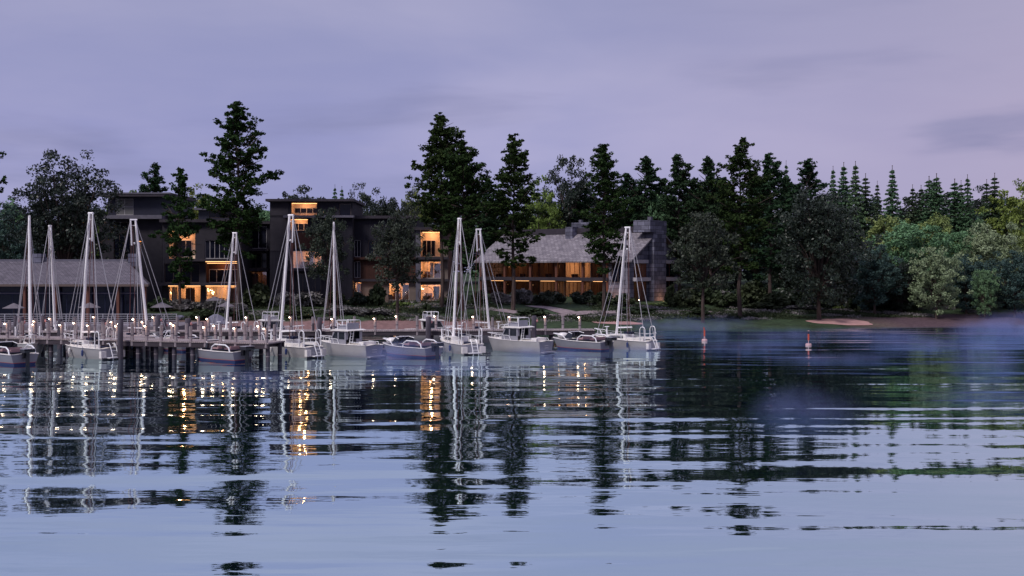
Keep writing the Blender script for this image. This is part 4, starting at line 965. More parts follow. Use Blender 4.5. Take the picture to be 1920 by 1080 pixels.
def lodge():
    al = R(38); YC = 137.0; xc = wx(1181, YC); gz = ground_z(xc, YC) - .4
    L, D = 25.0, 13.3
    # local x runs along the front towards the near right corner; rotate clockwise so the gable shows
    ux = Vector((cos(al), -sin(al), 0)); org = Vector((xc, YC, gz)) - ux * L
    t = thing('lodge', 'long stone and timber lodge with shingled gable roof and warm lit gallery', 'building', org, -al)
    f = Facade(t, org)
    zc = CH - gz
    eave = wz(489, YC) - gz; ridge = wz(432, YC + 5.5) - gz
    z_sill0, z_sill1 = wz(527.5, YC) - gz, wz(520.5, YC) - gz        # first floor band
    ez = gable_house(t, L, D, 0, eave + .2, ridge, .65)
    # dark raised ridge cap running along the roof
    mb = MB(); mb.box(-.3, L + .2, D / 2 - .9, D / 2 + .9, ridge - .25, ridge + .55); mb.build('ridge_cap', M['slab'], t)
    # front: timber columns, balcony and glazed walls set back
    cols = [0.15, 4.5, 9.0, 13.4, 17.7, 21.6]
    for c in cols:
        mb = MB(); mb.box(c - .16, c + .16, -.1, .22, 0, eave - .05); mb.build('column', M['timber'], t)
    mb = MB(); mb.box(0, 21.9, -.08, .2, eave - .05, eave + .22); mb.build('eave_beam', M['timber'], t)
    mb = MB(); mb.box(0, 21.75, -.25, -.105, z_sill0, z_sill1); mb.build('balcony_parapet', M['slab'], t)
    mb = MB(); mb.box(0, 21.75, .23, 1.75, z_sill0 - .02, z_sill0 + .2); mb.build('balcony_floor', M['slab'], t)
    warm = {1: 40, 3: 85, 0: 60, 2: 22, 4: 14}
    for i in range(5):
        a, b = cols[i] + .17, cols[i + 1] - .17
        up = (a, z_sill0 + .25, b, eave - .1); lo = (a, .45, b, z_sill0 - .12)
        fr = f.frame(up, 1.8, 5, 1, w=.09, mat='timber'); f.pane(up, 1.8, 'glass', fr)
        fr = f.frame(lo, 1.8, 6, 1, w=.09, mat='timber'); f.pane(lo, 1.8, 'glass', fr)
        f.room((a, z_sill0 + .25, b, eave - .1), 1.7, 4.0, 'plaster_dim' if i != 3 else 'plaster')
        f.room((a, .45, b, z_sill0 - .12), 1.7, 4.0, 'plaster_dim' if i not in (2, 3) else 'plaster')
        lamp_in(t, ((a + b) / 2, 3.4, eave - .7), warm[i])
        lamp_in(t, ((a + b) / 2, 3.4, z_sill0 - .6), (20, 26, 30, 50, 22)[i] * .55)
        mb = MB(); mb.box(a + .6, b - .6, 1.3, 1.36, z_sill0 - .09, z_sill0 - .05); mb.build('light_strip', M['strip'], t)
        mb = MB(); mb.box(a + .5, a + 1.5, 2.6, 2.9, z_sill0 + .3, z_sill0 + .9); mb.build('armchair', M['wicker'], t)
    # right end of the front: stone wall with wood lattice shade
    mb = MB(); wall_with_openings(mb, 21.77, L - .02, -.4, eave, [(22.2, 3.0, 24.0, eave - .35)], 0, .3); mb.build('wall', M['stone'], t)
    f.dark((22.2, 3.0, 24.0, eave - .35), 0, 2, mat='frame_dark')
    lamp_in(t, (22.6, -1.2, .6), 75, rad=.12); lamp_in(t, (20.6, -.6, .7), 18, rad=.12)
    # gable end wall (in the plane x = L), chimney tower in its middle
    yc0, yc1 = D * .34, D * .58
    def gz_at(y): return eave + .15 + (ridge - .2 - eave) * (1 - abs(y - D / 2) / (D / 2))
    ops_l = [(1.0, z_sill1, yc0 - .25, eave - .3), (1.0, .35, yc0 - .25, z_sill0)]
    ops_r = [(yc1 + .2, z_sill1, D - 1.6, eave - .3), (yc1 + .2, .35, D - 1.6, z_sill0)]
    mb = MB(); wall_with_openings(mb, 0, D, -.4, eave, ops_l + ops_r, 0, .35)
    mb.v = [(L - y, x, z) for (x, y, z) in mb.v]      # turn the wall to face +x
    mb.prism([(0, eave), (D, eave), (D / 2, gz_at(D / 2))], L - .35, L, 'x')
    mb.build('gable_wall', M['stone'], t)
    for o in ops_l + ops_r:
        y0, z0, y1, z1 = o; n = 3; mb = MB(); w = .09
        mb.box(L - .24, L - .16, y0, y1, z0, z0 + w); mb.box(L - .24, L - .16, y0, y1, z1 - w, z1)
        for i in range(n + 1):
            c = y0 + w / 2 + (y1 - y0 - w) * i / n; mb.box(L - .24, L - .16, c - w / 2, c + w / 2, z0 + w, z1 - w)
        fr = mb.build('window', M['timber'], t); mb = MB(); mb.box(L - .21, L - .195, y0 + .02, y1 - .02, z0 + .02, z1 - .02)
        litside = y0 < D / 2
        mb.build('pane', M['glass' if litside else 'darkglass'], fr)
        if litside:
            mb = MB(); mb.box(L - 3.0, L - 2.9, y0 - .3, y1 + .3, z0 - .1, z1 + .1); mb.box(L - 2.9, L - .36, y0 - .3, y0 - .2, z0 - .1, z1 + .1); mb.box(L - 2.9, L - .36, y1 + .2, y1 + .3, z0 - .1, z1 + .1)
            mb.box(L - 2.9, L - .36, y0 - .2, y1 + .2, z1 + .0, z1 + .1); mb.build('room', M['plaster_dim'], t)
            lamp_in(t, (L - 1.6, (y0 + y1) / 2, z1 - .4), 16)
    for (y0, y1) in ((.7, yc0 - .02), (yc1 + .02, D - 1.2)):
        mb = MB(); mb.box(L + .003, L + .12, y0, y1, eave - .3, eave + .15); mb.build('lintel', M['lintel'], t)
        mb = MB(); mb.box(L + .003, L + .5, y0, y1, z_sill0, z_sill1); mb.build('lintel', M['lintel'], t)
    ct = wz(411, YC - 0.0) - gz
    mb = MB(); mb.box(L - .6, L + .9, yc0, yc1, -.4, ridge - .3); ch = mb.build('chimney', M['stone'], t)
    mb = MB(); mb.box(L - 1.6, L + .95, yc0 - 1.05, yc1 + .05, ridge - .3, ct); mb.build('chimney_head', M['stone'], ch)
    mb = MB(); mb.box(L - .2, L + .3, yc0 + .2, yc0 + .7, ct, ct + .5); mb.build('chimney_pot', M['slab_light'], ch)
    lamp_in(t, (L + 1.9, (yc0 + yc1) / 2, .55), 70, rad=.12); lamp_in(t, (L + .7, D - .7, .6), 16, rad=.1)
    # back and far end walls
    mb = MB(); mb.box(0, L - .36, D - .35, D, -.4, eave); mb.box(0, .35, .35, D - .36, -.4, eave); mb.prism([(.36, eave), (D - .36, eave), (D / 2, gz_at(D / 2) - .2)], 0, .35, 'x'); mb.build('wall', M['stone'], t)
    # second chimney on the ridge
    x1 = 11.6
    mb = MB(); mb.box(x1, x1 + 2.9, D / 2 - .5, D / 2 + 1.0, ridge - .5, ridge + 1.35); c2 = mb.build('chimney', M['stone'], t)
    mb = MB(); mb.box(x1, x1 + 1.2, D / 2 - 2.0, D / 2 - .503, ridge - 1.6, ridge + .7); mb.build('chimney_flue', M['stone'], c2)
    mb = MB(); mb.box(x1 + .9, x1 + 1.3, D / 2, D / 2 + .4, ridge + 1.35, ridge + 1.75); mb.build('chimney_pot', M['slab_light'], c2)

def boathouse():
    Y = 109.0; O = (wx(-60, Y), Y, ground_z(-50, Y) - .5); gz = O[2]
    t = thing('boathouse', 'low dark glazed boathouse with grey hipped shingle roof behind the railing', 'building', O)
    f = Facade(t, O); X1 = wx(272, Y) - O[0]; D = 9.0
    eave = wz(533, Y) - gz; ridge = wz(489, Y + 4.6) - gz
    mb = MB(); o = .5; hip = wx(238, Y + 4.6) - O[0]
    XB = wx(270, Y + D) - O[0]
    A = [(-o, -o, eave), (X1 + o, -o, eave), (XB + o, D + o, eave), (-o, D + o, eave), (-o, 4.6, ridge), (hip, 4.6, ridge)]
    mb.add(A + [(x, y, z - .2) for x, y, z in A[:4]], [(0, 1, 5, 4), (1, 2, 5), (2, 3, 4, 5), (3, 0, 4), (0, 6, 7, 1), (1, 7, 8, 2), (2, 8, 9, 3), (3, 9, 6, 0), (6, 9, 8, 7)])
    rf = mb.build('roof', M['shingle_dark'], t)
    mb = MB(); mb.box(-o, hip + .1, 4.45, 4.75, ridge - .08, ridge + .16); mb.build('ridge_cap', M['slab_light'], rf)
    mb = MB(); mb.box(-o, X1 + o, -o - .07, -o - .003, eave - .22, eave + .01); mb.build('fascia', M['frame_dark'], t)
    for px in (60, 240):
        x = wx(px, Y + 4) - O[0]; mb = MB(); mb.box(x, x + .95, 4.0, 5.2, ridge - .6, ridge + .75); mb.build('chimney', M['stone'], t)
    for px in (-40, 47, 105, 165, 222):
        x = wx(px, Y) - O[0]; mb = MB(); mb.box(x - .13, x + .13, -.2, .06, 0, eave - .2); mb.build('column', M['timber'], t)
    zt = eave - .22; zm = wz(551, Y) - gz
    n = 0
    for a, b in ((-60, 47), (47, 105), (105, 165), (165, 222), (222, 258)):
        x0, x1 = wx(a, Y) - O[0] + .14, wx(b, Y) - O[0] - .14
        fr = f.frame((x0, .4, x1, zm), .5, 4, 1, w=.09, mat='navy'); f.pane((x0, .4, x1, zm), .5, 'darkglass', fr)
        fr = f.frame((x0, zm + .1, x1, zt), .5, 2, 1, w=.08, mat='navy'); f.pane((x0, zm + .1, x1, zt), .5, 'darkglass', fr)
        f.slab(x0 - .1, x1 + .1, zm, zm + .1, .42, .6, 'slab_light', 'transom')
    xs = wx(258, Y) - O[0]
    mb = MB(); mb.box(xs, X1, .3, .6, 0, zt); mb.prism([(X1 - .3, .61), (X1, .61), (XB, D), (XB - .3, D)], 0, zt, 'z'); mb.box(0, XB - .31, D - .3, D, 0, zt); mb.box(-.1, .2, .7, D - .31, 0, zt); mb.build('wall', M['navywall'], t)
    mb = MB(); mb.box(0, X1, .62, .66, 0, zt); mb.build('inner_wall', M['navywall'], t)
    mb = MB(); mb.box(X1 - .14, X1 + .12, -.2, .06, 0, eave - .2); mb.build('column', M['timber'], t)

hotel_left(); hotel_tower(); hotel_right(); lodge(); boathouse()

def promenade():
    x0, x1 = -75, wx(332, 100); mb = MB(); z = .95
    mb.box(x0, x1, 99.6, 108.6, -1.0, z); tag(mb.build('promenade', M['prom'], None), kind='structure')
    t = thing('railing', 'long pale metal railing with five bars along the promenade edge in front of the boathouse', 'railing', (x1, 100, z))
    n = int((x1 - x0) / 1.15)
    for i in range(n + 1):
        x = -i * 1.15 - .05; mb = MB(); mb.box(x - .025, x + .025, -.03, .03, 0, 1.16); mb.build('post', M['rail'], t)
    for k in range(6):
        zz = .18 + .19 * k; mb = MB(); mb.box(x0 - x1, 0, -.022, .022, zz, zz + (.035 if k < 5 else .05)); mb.build('bar', M['rail'], t)
promenade()

def make_parasol(label, loc, s=1.0):
    t = thing('parasol', label, 'parasol', loc, 0, 'grey parasols'); t.scale = (s,) * 3
    mb = MB(); mb.tube([(0, 0, 0), (0, 0, 2.62)], .03, 6); mb.build('pole', M['frame_dark'], t)
    mb = MB(); mb.lathe([(1.35, 2.02), (1.38, 2.06), (.05, 2.66), (.02, 2.68)], 8); mb.lathe([(.3, .0), (.3, .08), (.06, .1)], 10); mb.build('canopy', M['canvas'], t)
    return t
for px, top, Y, s, lab in [(26, 568, 102.5, 1.0, 'grey parasol at the far left of the promenade'), (168, 567, 104, 1.05, 'grey parasol in front of the middle of the boathouse'),
                           (303, 566, 110, 1.1, 'grey parasol just right of the boathouse corner'), (402, 566, 121, 1.1, 'grey parasol above the pale bushes under the chandelier window'),
                           (424, 578, 113.5, 1.0, 'low grey parasol left of the tallest pine trunk')]:
    x = wx(px, Y); base = .95 if Y < 108.6 and px < 300 else ground_z(x, Y)
    h = wz(top, Y) - base; make_parasol(lab, (x, Y, base), max(.75, min(1.25, h / 2.68)))

def boulder(px, py, w, h, label, seed):
    rd = random.Random(seed); Y = wY(py, .5); x = wx(px, Y); mb = MB(); mb.ball((0, 0, 0), 1, 8)
    mb.v = [(a * (1 + .22 * sin(3 * b + seed) + rd.uniform(-.1, .1)), b * (1 + rd.uniform(-.12, .12)), c * (1 + .2 * sin(2.5 * a + seed)) - .12 * a) for a, b, c in mb.v]
    o = mb.build('boulder', M['rock']); o.location = (x, Y, ground_z(x, Y) + .1); o.scale = (w / F * Y / 2, w / F * Y / 2.4, h / F * Y * .8)
    tag(o, label, 'boulder', 'blue grey boulders on the shore')
boulder(408, 610, 34, 18, 'larger pointed blue grey boulder on the shore under the low parasol', 2)
boulder(338, 606, 18, 11, 'small blue grey boulder beside the end of the railing', 5)

# furniture on the lit terraces
def chandelier(px, py, Y, n, rad, label, seed):
    rd = random.Random(seed); x, z = wx(px, Y), wz(py, Y)
    t = thing('chandelier', label, 'lamp', (x, Y, z))
    mb = MB(); mb.tube([(0, 0, 0), (0, 0, .5)], .012, 4)
    pts = []
    for i in range(n):
        a = tau * i / n + rd.uniform(-.3, .3); p = (cos(a) * rad * rd.uniform(.5, 1), sin(a) * .15, rd.uniform(-1, 1) * rad * .8); pts.append(p); mb.tube([(0, 0, 0), p], .01, 4)
    mb.build('arm', M['frame_dark'], t)
    for p in pts: mb = MB(); mb.ball(p, .075, 6); mb.build('globe', M['globe'], t, smooth=True)
chandelier(395, 546, 132.4, 8, .5, 'branching globe chandelier in the right lit window of the left wing', 3)
chandelier(321, 549, 132.4, 3, .25, 'small globe lamp in the left bright ground floor window', 8)
chandelier(792, 541, 134.6, 3, .22, 'small globe lamp beside the hanging chair', 4)
def hanging_chair():
    Y = 132.6; x, z = wx(799, Y), ground_z(wx(799, Y), Y) + .02
    t = thing('hanging_chair', 'round wicker hanging chair in its hoop stand outside the lit end of the right wing', 'chair', (x, Y, z))
    mb = MB(); mb.tube([(.98 * cos(a) , 0, 1.0 + .98 * sin(a)) for a in [R(v) for v in range(-80, 262, 18)]], .035, 6); mb.tube([(-.5, -.4, .02), (.5, -.4, .02)], .03, 6); mb.tube([(-.5, .4, .02), (.5, .4, .02)], .03, 6)
    mb.tube([(0, -.4, .02), (0, .4, .02)], .03, 6); mb.build('stand', M['wicker'], t)
    mb = MB(); mb.lathe([(.05, .32), (.36, .42), (.46, .68), (.44, .78), (.40, .70), (.3, .5), (.04, .42)], 12); mb.tube([(0, 0, .45), (0, 0, 1.98)], .012, 4); mb.build('seat', M['wicker'], t, smooth=True)
hanging_chair()
def lounge(px, Y, rz, label):
    x = wx(px, Y); t = thing('lounge_chair', label, 'chair', (x, Y, ground_z(x, Y) + .02), rz, 'terrace chairs')
    mb = MB(); mb.box(-.3, .3, -.3, .3, .34, .42); mb.build('seat', M['wicker'], t)
    mb = MB(); mb.add([(-.3, .28, .42), (.3, .28, .42), (.3, .34, .42), (-.3, .34, .42), (-.3, .46, .95), (.3, .46, .95), (.3, .52, .95), (-.3, .52, .95)], [(0, 1, 2, 3), (4, 5, 6, 7), (0, 1, 5, 4), (1, 2, 6, 5), (2, 3, 7, 6), (3, 0, 4, 7)]); mb.build('backrest', M['wicker'], t)
    for sx in (-.26, .26):
        for sy in (-.26, .26): mb = MB(); mb.tube([(sx, sy, 0), (sx, sy, .34)], .02, 5); mb.build('leg', M['wicker'], t)
lounge(735, 132.6, .6, 'left terrace chair outside the lit ground floor room of the right wing'); lounge(756, 132.5, -.8, 'right terrace chair outside the lit ground floor room of the right wing')

# ------------------------------------------------------------------ piers
DZ = 1.3
def V2(px, Y): return Vector((wx(px, Y), Y))
REAR_A, REAR_B = V2(-60, 86.0), V2(1113, 89.2)
FRONT_A, FRONT_B = V2(-60, 80.2), V2(519, 73.6)
LINK_A, LINK_B = V2(262, 77.9), V2(214, 86.4)

def pier(name, label, A, B, width, pile_step, skip=None):
    d = (B - A); L = d.length; ang = math.atan2(d.y, d.x)
    t = thing(name, label, 'pier', (A.x, A.y, DZ), ang)
    mb = MB(); mb.box(0, L, -width / 2, width / 2, -.09, 0); mb.build('deck', M['deck'], t)
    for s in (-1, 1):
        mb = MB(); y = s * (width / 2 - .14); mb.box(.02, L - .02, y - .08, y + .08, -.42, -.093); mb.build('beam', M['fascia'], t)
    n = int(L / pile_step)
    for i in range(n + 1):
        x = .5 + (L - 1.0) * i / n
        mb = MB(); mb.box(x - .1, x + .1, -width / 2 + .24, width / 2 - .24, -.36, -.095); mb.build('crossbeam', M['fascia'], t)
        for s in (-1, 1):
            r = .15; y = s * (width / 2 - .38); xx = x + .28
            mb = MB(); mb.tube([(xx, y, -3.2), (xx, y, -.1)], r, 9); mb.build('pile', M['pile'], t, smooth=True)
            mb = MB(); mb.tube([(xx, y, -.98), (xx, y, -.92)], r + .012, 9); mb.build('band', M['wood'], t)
    return ang, L
rear_ang, rear_L = pier('pier', 'long straight rear pier of weathered boards in front of the beach', REAR_A, REAR_B, 2.0, 3.2)
front_ang, front_L = pier('pier', 'nearer pier on close set dark piles ending among the boats', FRONT_A, FRONT_B, 2.5, 1.5)
link_ang, link_L = pier('pier', 'short connecting pier between the near and rear piers', LINK_A, LINK_B, 2.2, 2.0)

def make_post():
    t = thing('dock_post', 'x', 'post', (0, 0, 0), 0, 'bollard posts along the piers')
    mb = MB(); mb.tube([(0, 0, -.35), (0, 0, .96), (0, 0, 1.03)], [.105, .10, .085], 8); mb.build('post', M['wood'], t, smooth=True)
    mb = MB(); mb.tube([(0, 0, .30), (0, 0, .36)], .108, 8); mb.build('band', M['pile'], t)
    return t
def make_lamp_post():
    t = make_post(); t.name = 'lamp_post'; t['category'] = 'lamp post'; t['group'] = 'lit lamp posts along the piers'
    mb = MB(); mb.tube([(0, -.06, .99), (-.10, -.14, 1.0)], .03, 6); mb.lathe([(.085, 0), (.08, .05), (.02, .07)], 8, (-.10, -.14, .985)); lp = mb.build('lamp', M['frame_dark'], t)
    mb = MB(); mb.ball((-.10, -.15, .955), .05, 7); mb.build('bulb', M['bulb'], lp, smooth=True)
    gl = bpy.data.lights.new('lamp_glow', 'POINT'); gl.energy = 4.0; gl.color = (1.0, .62, .42); gl.shadow_soft_size = .06
    go = bpy.data.objects.new('lamp_glow', gl); COL.objects.link(go); go.parent = lp; go.location = (-.17, -.24, .86)
    return t
_post, _lamp = None, None
def place_post(P, lit, label):
    global _post, _lamp
    loc = (P.x, P.y, DZ); rz = random.uniform(-.25, .25)
    s = random.uniform(.9, 1.06)
    if lit:
        if _lamp is None: _lamp = make_lamp_post(); o = _lamp; o['label'] = label; o.location = loc; o.scale = (1.12, 1.12, s * 1.1)
        else: o = dup(_lamp, label, loc, rz, (1.12, 1.12, s * 1.1))
    else:
        if _post is None: _post = make_post(); o = _post; o['label'] = label; o.location = loc; o.scale = (1.12, 1.12, s * 1.1)
        else: o = dup(_post, label, loc, rz, (1.12, 1.12, s * 1.1))
    return o
def along(A, B, s, off):
    d = (B - A).normalized(); n = Vector((-d.y, d.x)); return A + d * s + n * off
# rear pier: posts read off the photograph from its outer end, lit and unlit mixed
rear = [(1087, 1), (1055, 0), (1022, 1), (956, 1), (923, 0), (888, 1), (853, 0), (817, 1), (782, 0), (744, 1), (703, 1), (664, 0), (625, 1), (586, 0), (546, 1), (505, 0), (463, 1),
        (432, 0), (391, 1), (372, 1), (332, 0), (290, 1), (252, 1), (178, 1), (140, 0), (96, 1), (66, 0), (38, 0), (0, 1), (-36, 0)]
for i, (px, lit) in enumerate(rear):
    side = -.86 if i % 2 == 0 else .86
    t0 = 0; A, B = REAR_A, REAR_B
    for k in range(2000):   # walk the edge to the photographed column
        p = along(A, B, k / 2000 * rear_L, side)
        if CX + p.x / p.y * F >= px: break
    place_post(p, lit, '%s wooden post on the rear pier, %s from its outer end' % ('lamp lit' if lit else 'unlit', ORD[i] if i < 24 else 'number %d' % (i + 1)))
for e, side in (('front', -1.12), ('back', 1.12)):
    s, i = front_L - .2 - (0 if e == 'front' else .55), 0
    while s > .3:
        lit = (i % 2 == 0) if e == 'front' else (i % 3 == 1)
        p = along(FRONT_A, FRONT_B, s, side)
        if not (e == 'back' and (p - LINK_A).length < 2.0):
            place_post(p, lit, '%s post on the %s edge of the near pier, %s from its outer end' % ('lamp lit' if lit else 'unlit', e, ORD[i] if i < 24 else 'number %d' % (i + 1)))
            i += 1
        s -= 1.16
for e, side in (('left', .98), ('right', -.98)):
    for i in range(4):
        p = along(LINK_A, LINK_B, 1.9 + 1.55 * i, side)
        place_post(p, i % 2 == (0 if e == 'left' else 1), '%s post on the %s edge of the connecting pier, %s from the near pier' % ('lamp lit' if (i % 2 == (0 if e == 'left' else 1)) else 'unlit', e, ORD[i]))

def mooring(px, top, Y, w, label, red=True, mat='pile'):
    x = wx(px, Y); h = wz(top, Y); r = w / F * Y / 2
    t = thing('mooring_pile', label, 'mooring pile', (x, Y, 0), random.uniform(0, 1), 'tall mooring piles')
    mb = MB(); mb.tube([(0, 0, -2.5), (0, 0, h * .5), (.02, 0, h - .06), (.02, 0, h)], [r * 1.05, r, r * .97, r * .82], 12); mb.build('pile', M[mat], t, smooth=True)
    if red:
        mb = MB(); mb.ball((r + .05, -.05, h - .42), .085, 6, (1, 1, 1.5)); mb.build('reflector', M['redlens'], t)
for a in [(225.5, 599, 74.8, 10.5, 'thick tall dark mooring pile standing in the water in front of the near pier', False), (112, 598, 84.5, 9, 'tall mooring pile behind the second mast from the left'),
          (29, 592, 82.6, 8, 'tall mooring pile at the far left, left of a close pair'), (40, 594, 81.6, 8, 'tall mooring pile at the far left, right of a close pair'),
          (80, 592, 87.5, 7, 'slim tall mooring pile between the first two masts', True), (193, 597, 83, 8.5, 'tall mooring pile left of the thick foreground pile'),
          (296, 590, 84.2, 9, 'tall blue grey mooring pile right of the leaning mast at the connecting pier', True), (308, 600, 85.6, 7, 'short mooring pile beside the tall blue grey one'),
          (352, 597, 82, 11, 'thick mooring pile behind the middle of the near pier'), (599, 595, 86.6, 9, 'tall mooring pile at the rear pier left of the first cabin boat'),
          (803, 594, 86.8, 10, 'tall mooring pile at the rear pier between the two cabin boats'), (1001, 592, 86.9, 9.5, 'tall mooring pile at the rear pier right of the second cabin boat'),
          (587, 606, 87.0, 5, 'thin mooring pile just left of the pile by the first cabin boat', False)]:
    mooring(*a)

# ------------------------------------------------------------------ boats
def hull_parts(root, L, Bm, fb_s, fb_b, flare=.16, mats=('hull', 'hullside'), stripe=None, rake=.55, transom_rake=.12):
    """lofted hull: keel, chine, waterline, sheer; returns the half-breadth and sheer functions"""
    def half(t):    # t 0 stern .. 1 bow
        return Bm / 2 * ((.86 + .14 * min(1, t / .35)) if t < .35 else max(0.0, 1 - ((t - .35) / .65) ** 2.3))
    def sheer(t): return fb_s + (fb_b - fb_s) * t ** 1.8
    n = 18; rows = [i / n for i in range(n + 1)]
    secs = []
    for t in rows:
        b = half(t); s = sheer(t); xk = -L / 2 + L * t
        sec = []
        for (fb, fz) in ((0, -.42), (.62, -.30), (.84, -.02), (.855, .03), (.885, .13), (.90, .165), (.95, .55), (1.0, 1.0)):
            z = fz if fz < .25 else .165 + (s - .165) * (fz - .165) / .835 if fz < 1 else s
            yy = b * (fb + (flare * (fz if fz > 0 else 0) * (t ** 2) * .5) - .10 * (1 - max(0, min(1, fz))))
            x = xk - (rake * (1 - max(0, min(1, (z + .42) / (s + .42)))) * t ** 3) + (transom_rake * z * (1 - t) ** 6 * -1)
            sec.append((x, yy, z))
        secs.append(sec)
    m = len(secs[0]); mb = MB()
    for sgn in (1, -1):
        o = len(mb.v); vs = [(x, sgn * y, z) for sec in secs for (x, y, z) in sec]
        fs = []
        for i in range(n):
            for j in range(m - 1):
                q = (i * m + j, (i + 1) * m + j, (i + 1) * m + j + 1, i * m + j + 1); fs.append(q if sgn > 0 else q[::-1])
        mb.add(vs, fs)
        if stripe:
            k0 = len(mb.mi) - len(fs)
            for i in range(n):
                for j in range(m - 1):
                    mb.mi[k0 + i * (m - 1) + j] = {1: 2, 2: 1, 3: 1, 4: 2}.get(j, 0)
    hull = mb.build('hull', [M[mats[0]]] + ([M['blue'], M['red']] if stripe else []), root, smooth=True, fix=False)
    s0 = secs[0]; tb = MB()
    for j in range(m - 1):
        a, b = s0[j], s0[j + 1]; tb.cur = ({1: 2, 2: 1, 3: 1, 4: 2}.get(j, 0) if stripe else 0)
        tb.add([(a[0] - .004, a[1], a[2]), (a[0] - .004, -a[1], a[2]), (b[0] - .004, -b[1], b[2]), (b[0] - .004, b[1], b[2])], [(0, 1, 2, 3)])
    tb.build('transom', [M[mats[1]]] + ([M['blue'], M['red']] if stripe else []), root)
    # deck lid and rub rail
    db = MB(); vs = []
    for t, sec in zip(rows, secs):
        x, y, z = sec[-1]; vs += [(x, max(y - .03, 0), z - .02), (x, 0, z + .05), (x, -max(y - .03, 0), z - .02)]
    fs = []
    for i in range(n):
        for k in range(2): fs.append((i * 3 + k, (i + 1) * 3 + k, (i + 1) * 3 + k + 1, i * 3 + k + 1))
    db.add(vs, fs)
    rb = MB()
    for sgn in (1, -1): rb.tube([(sec[-1][0], sgn * sec[-1][1], sec[-1][2]) for sec in secs], .035, 5)
    rb.build('rub_rail', M['white'], root)
    return half, sheer, db, secs

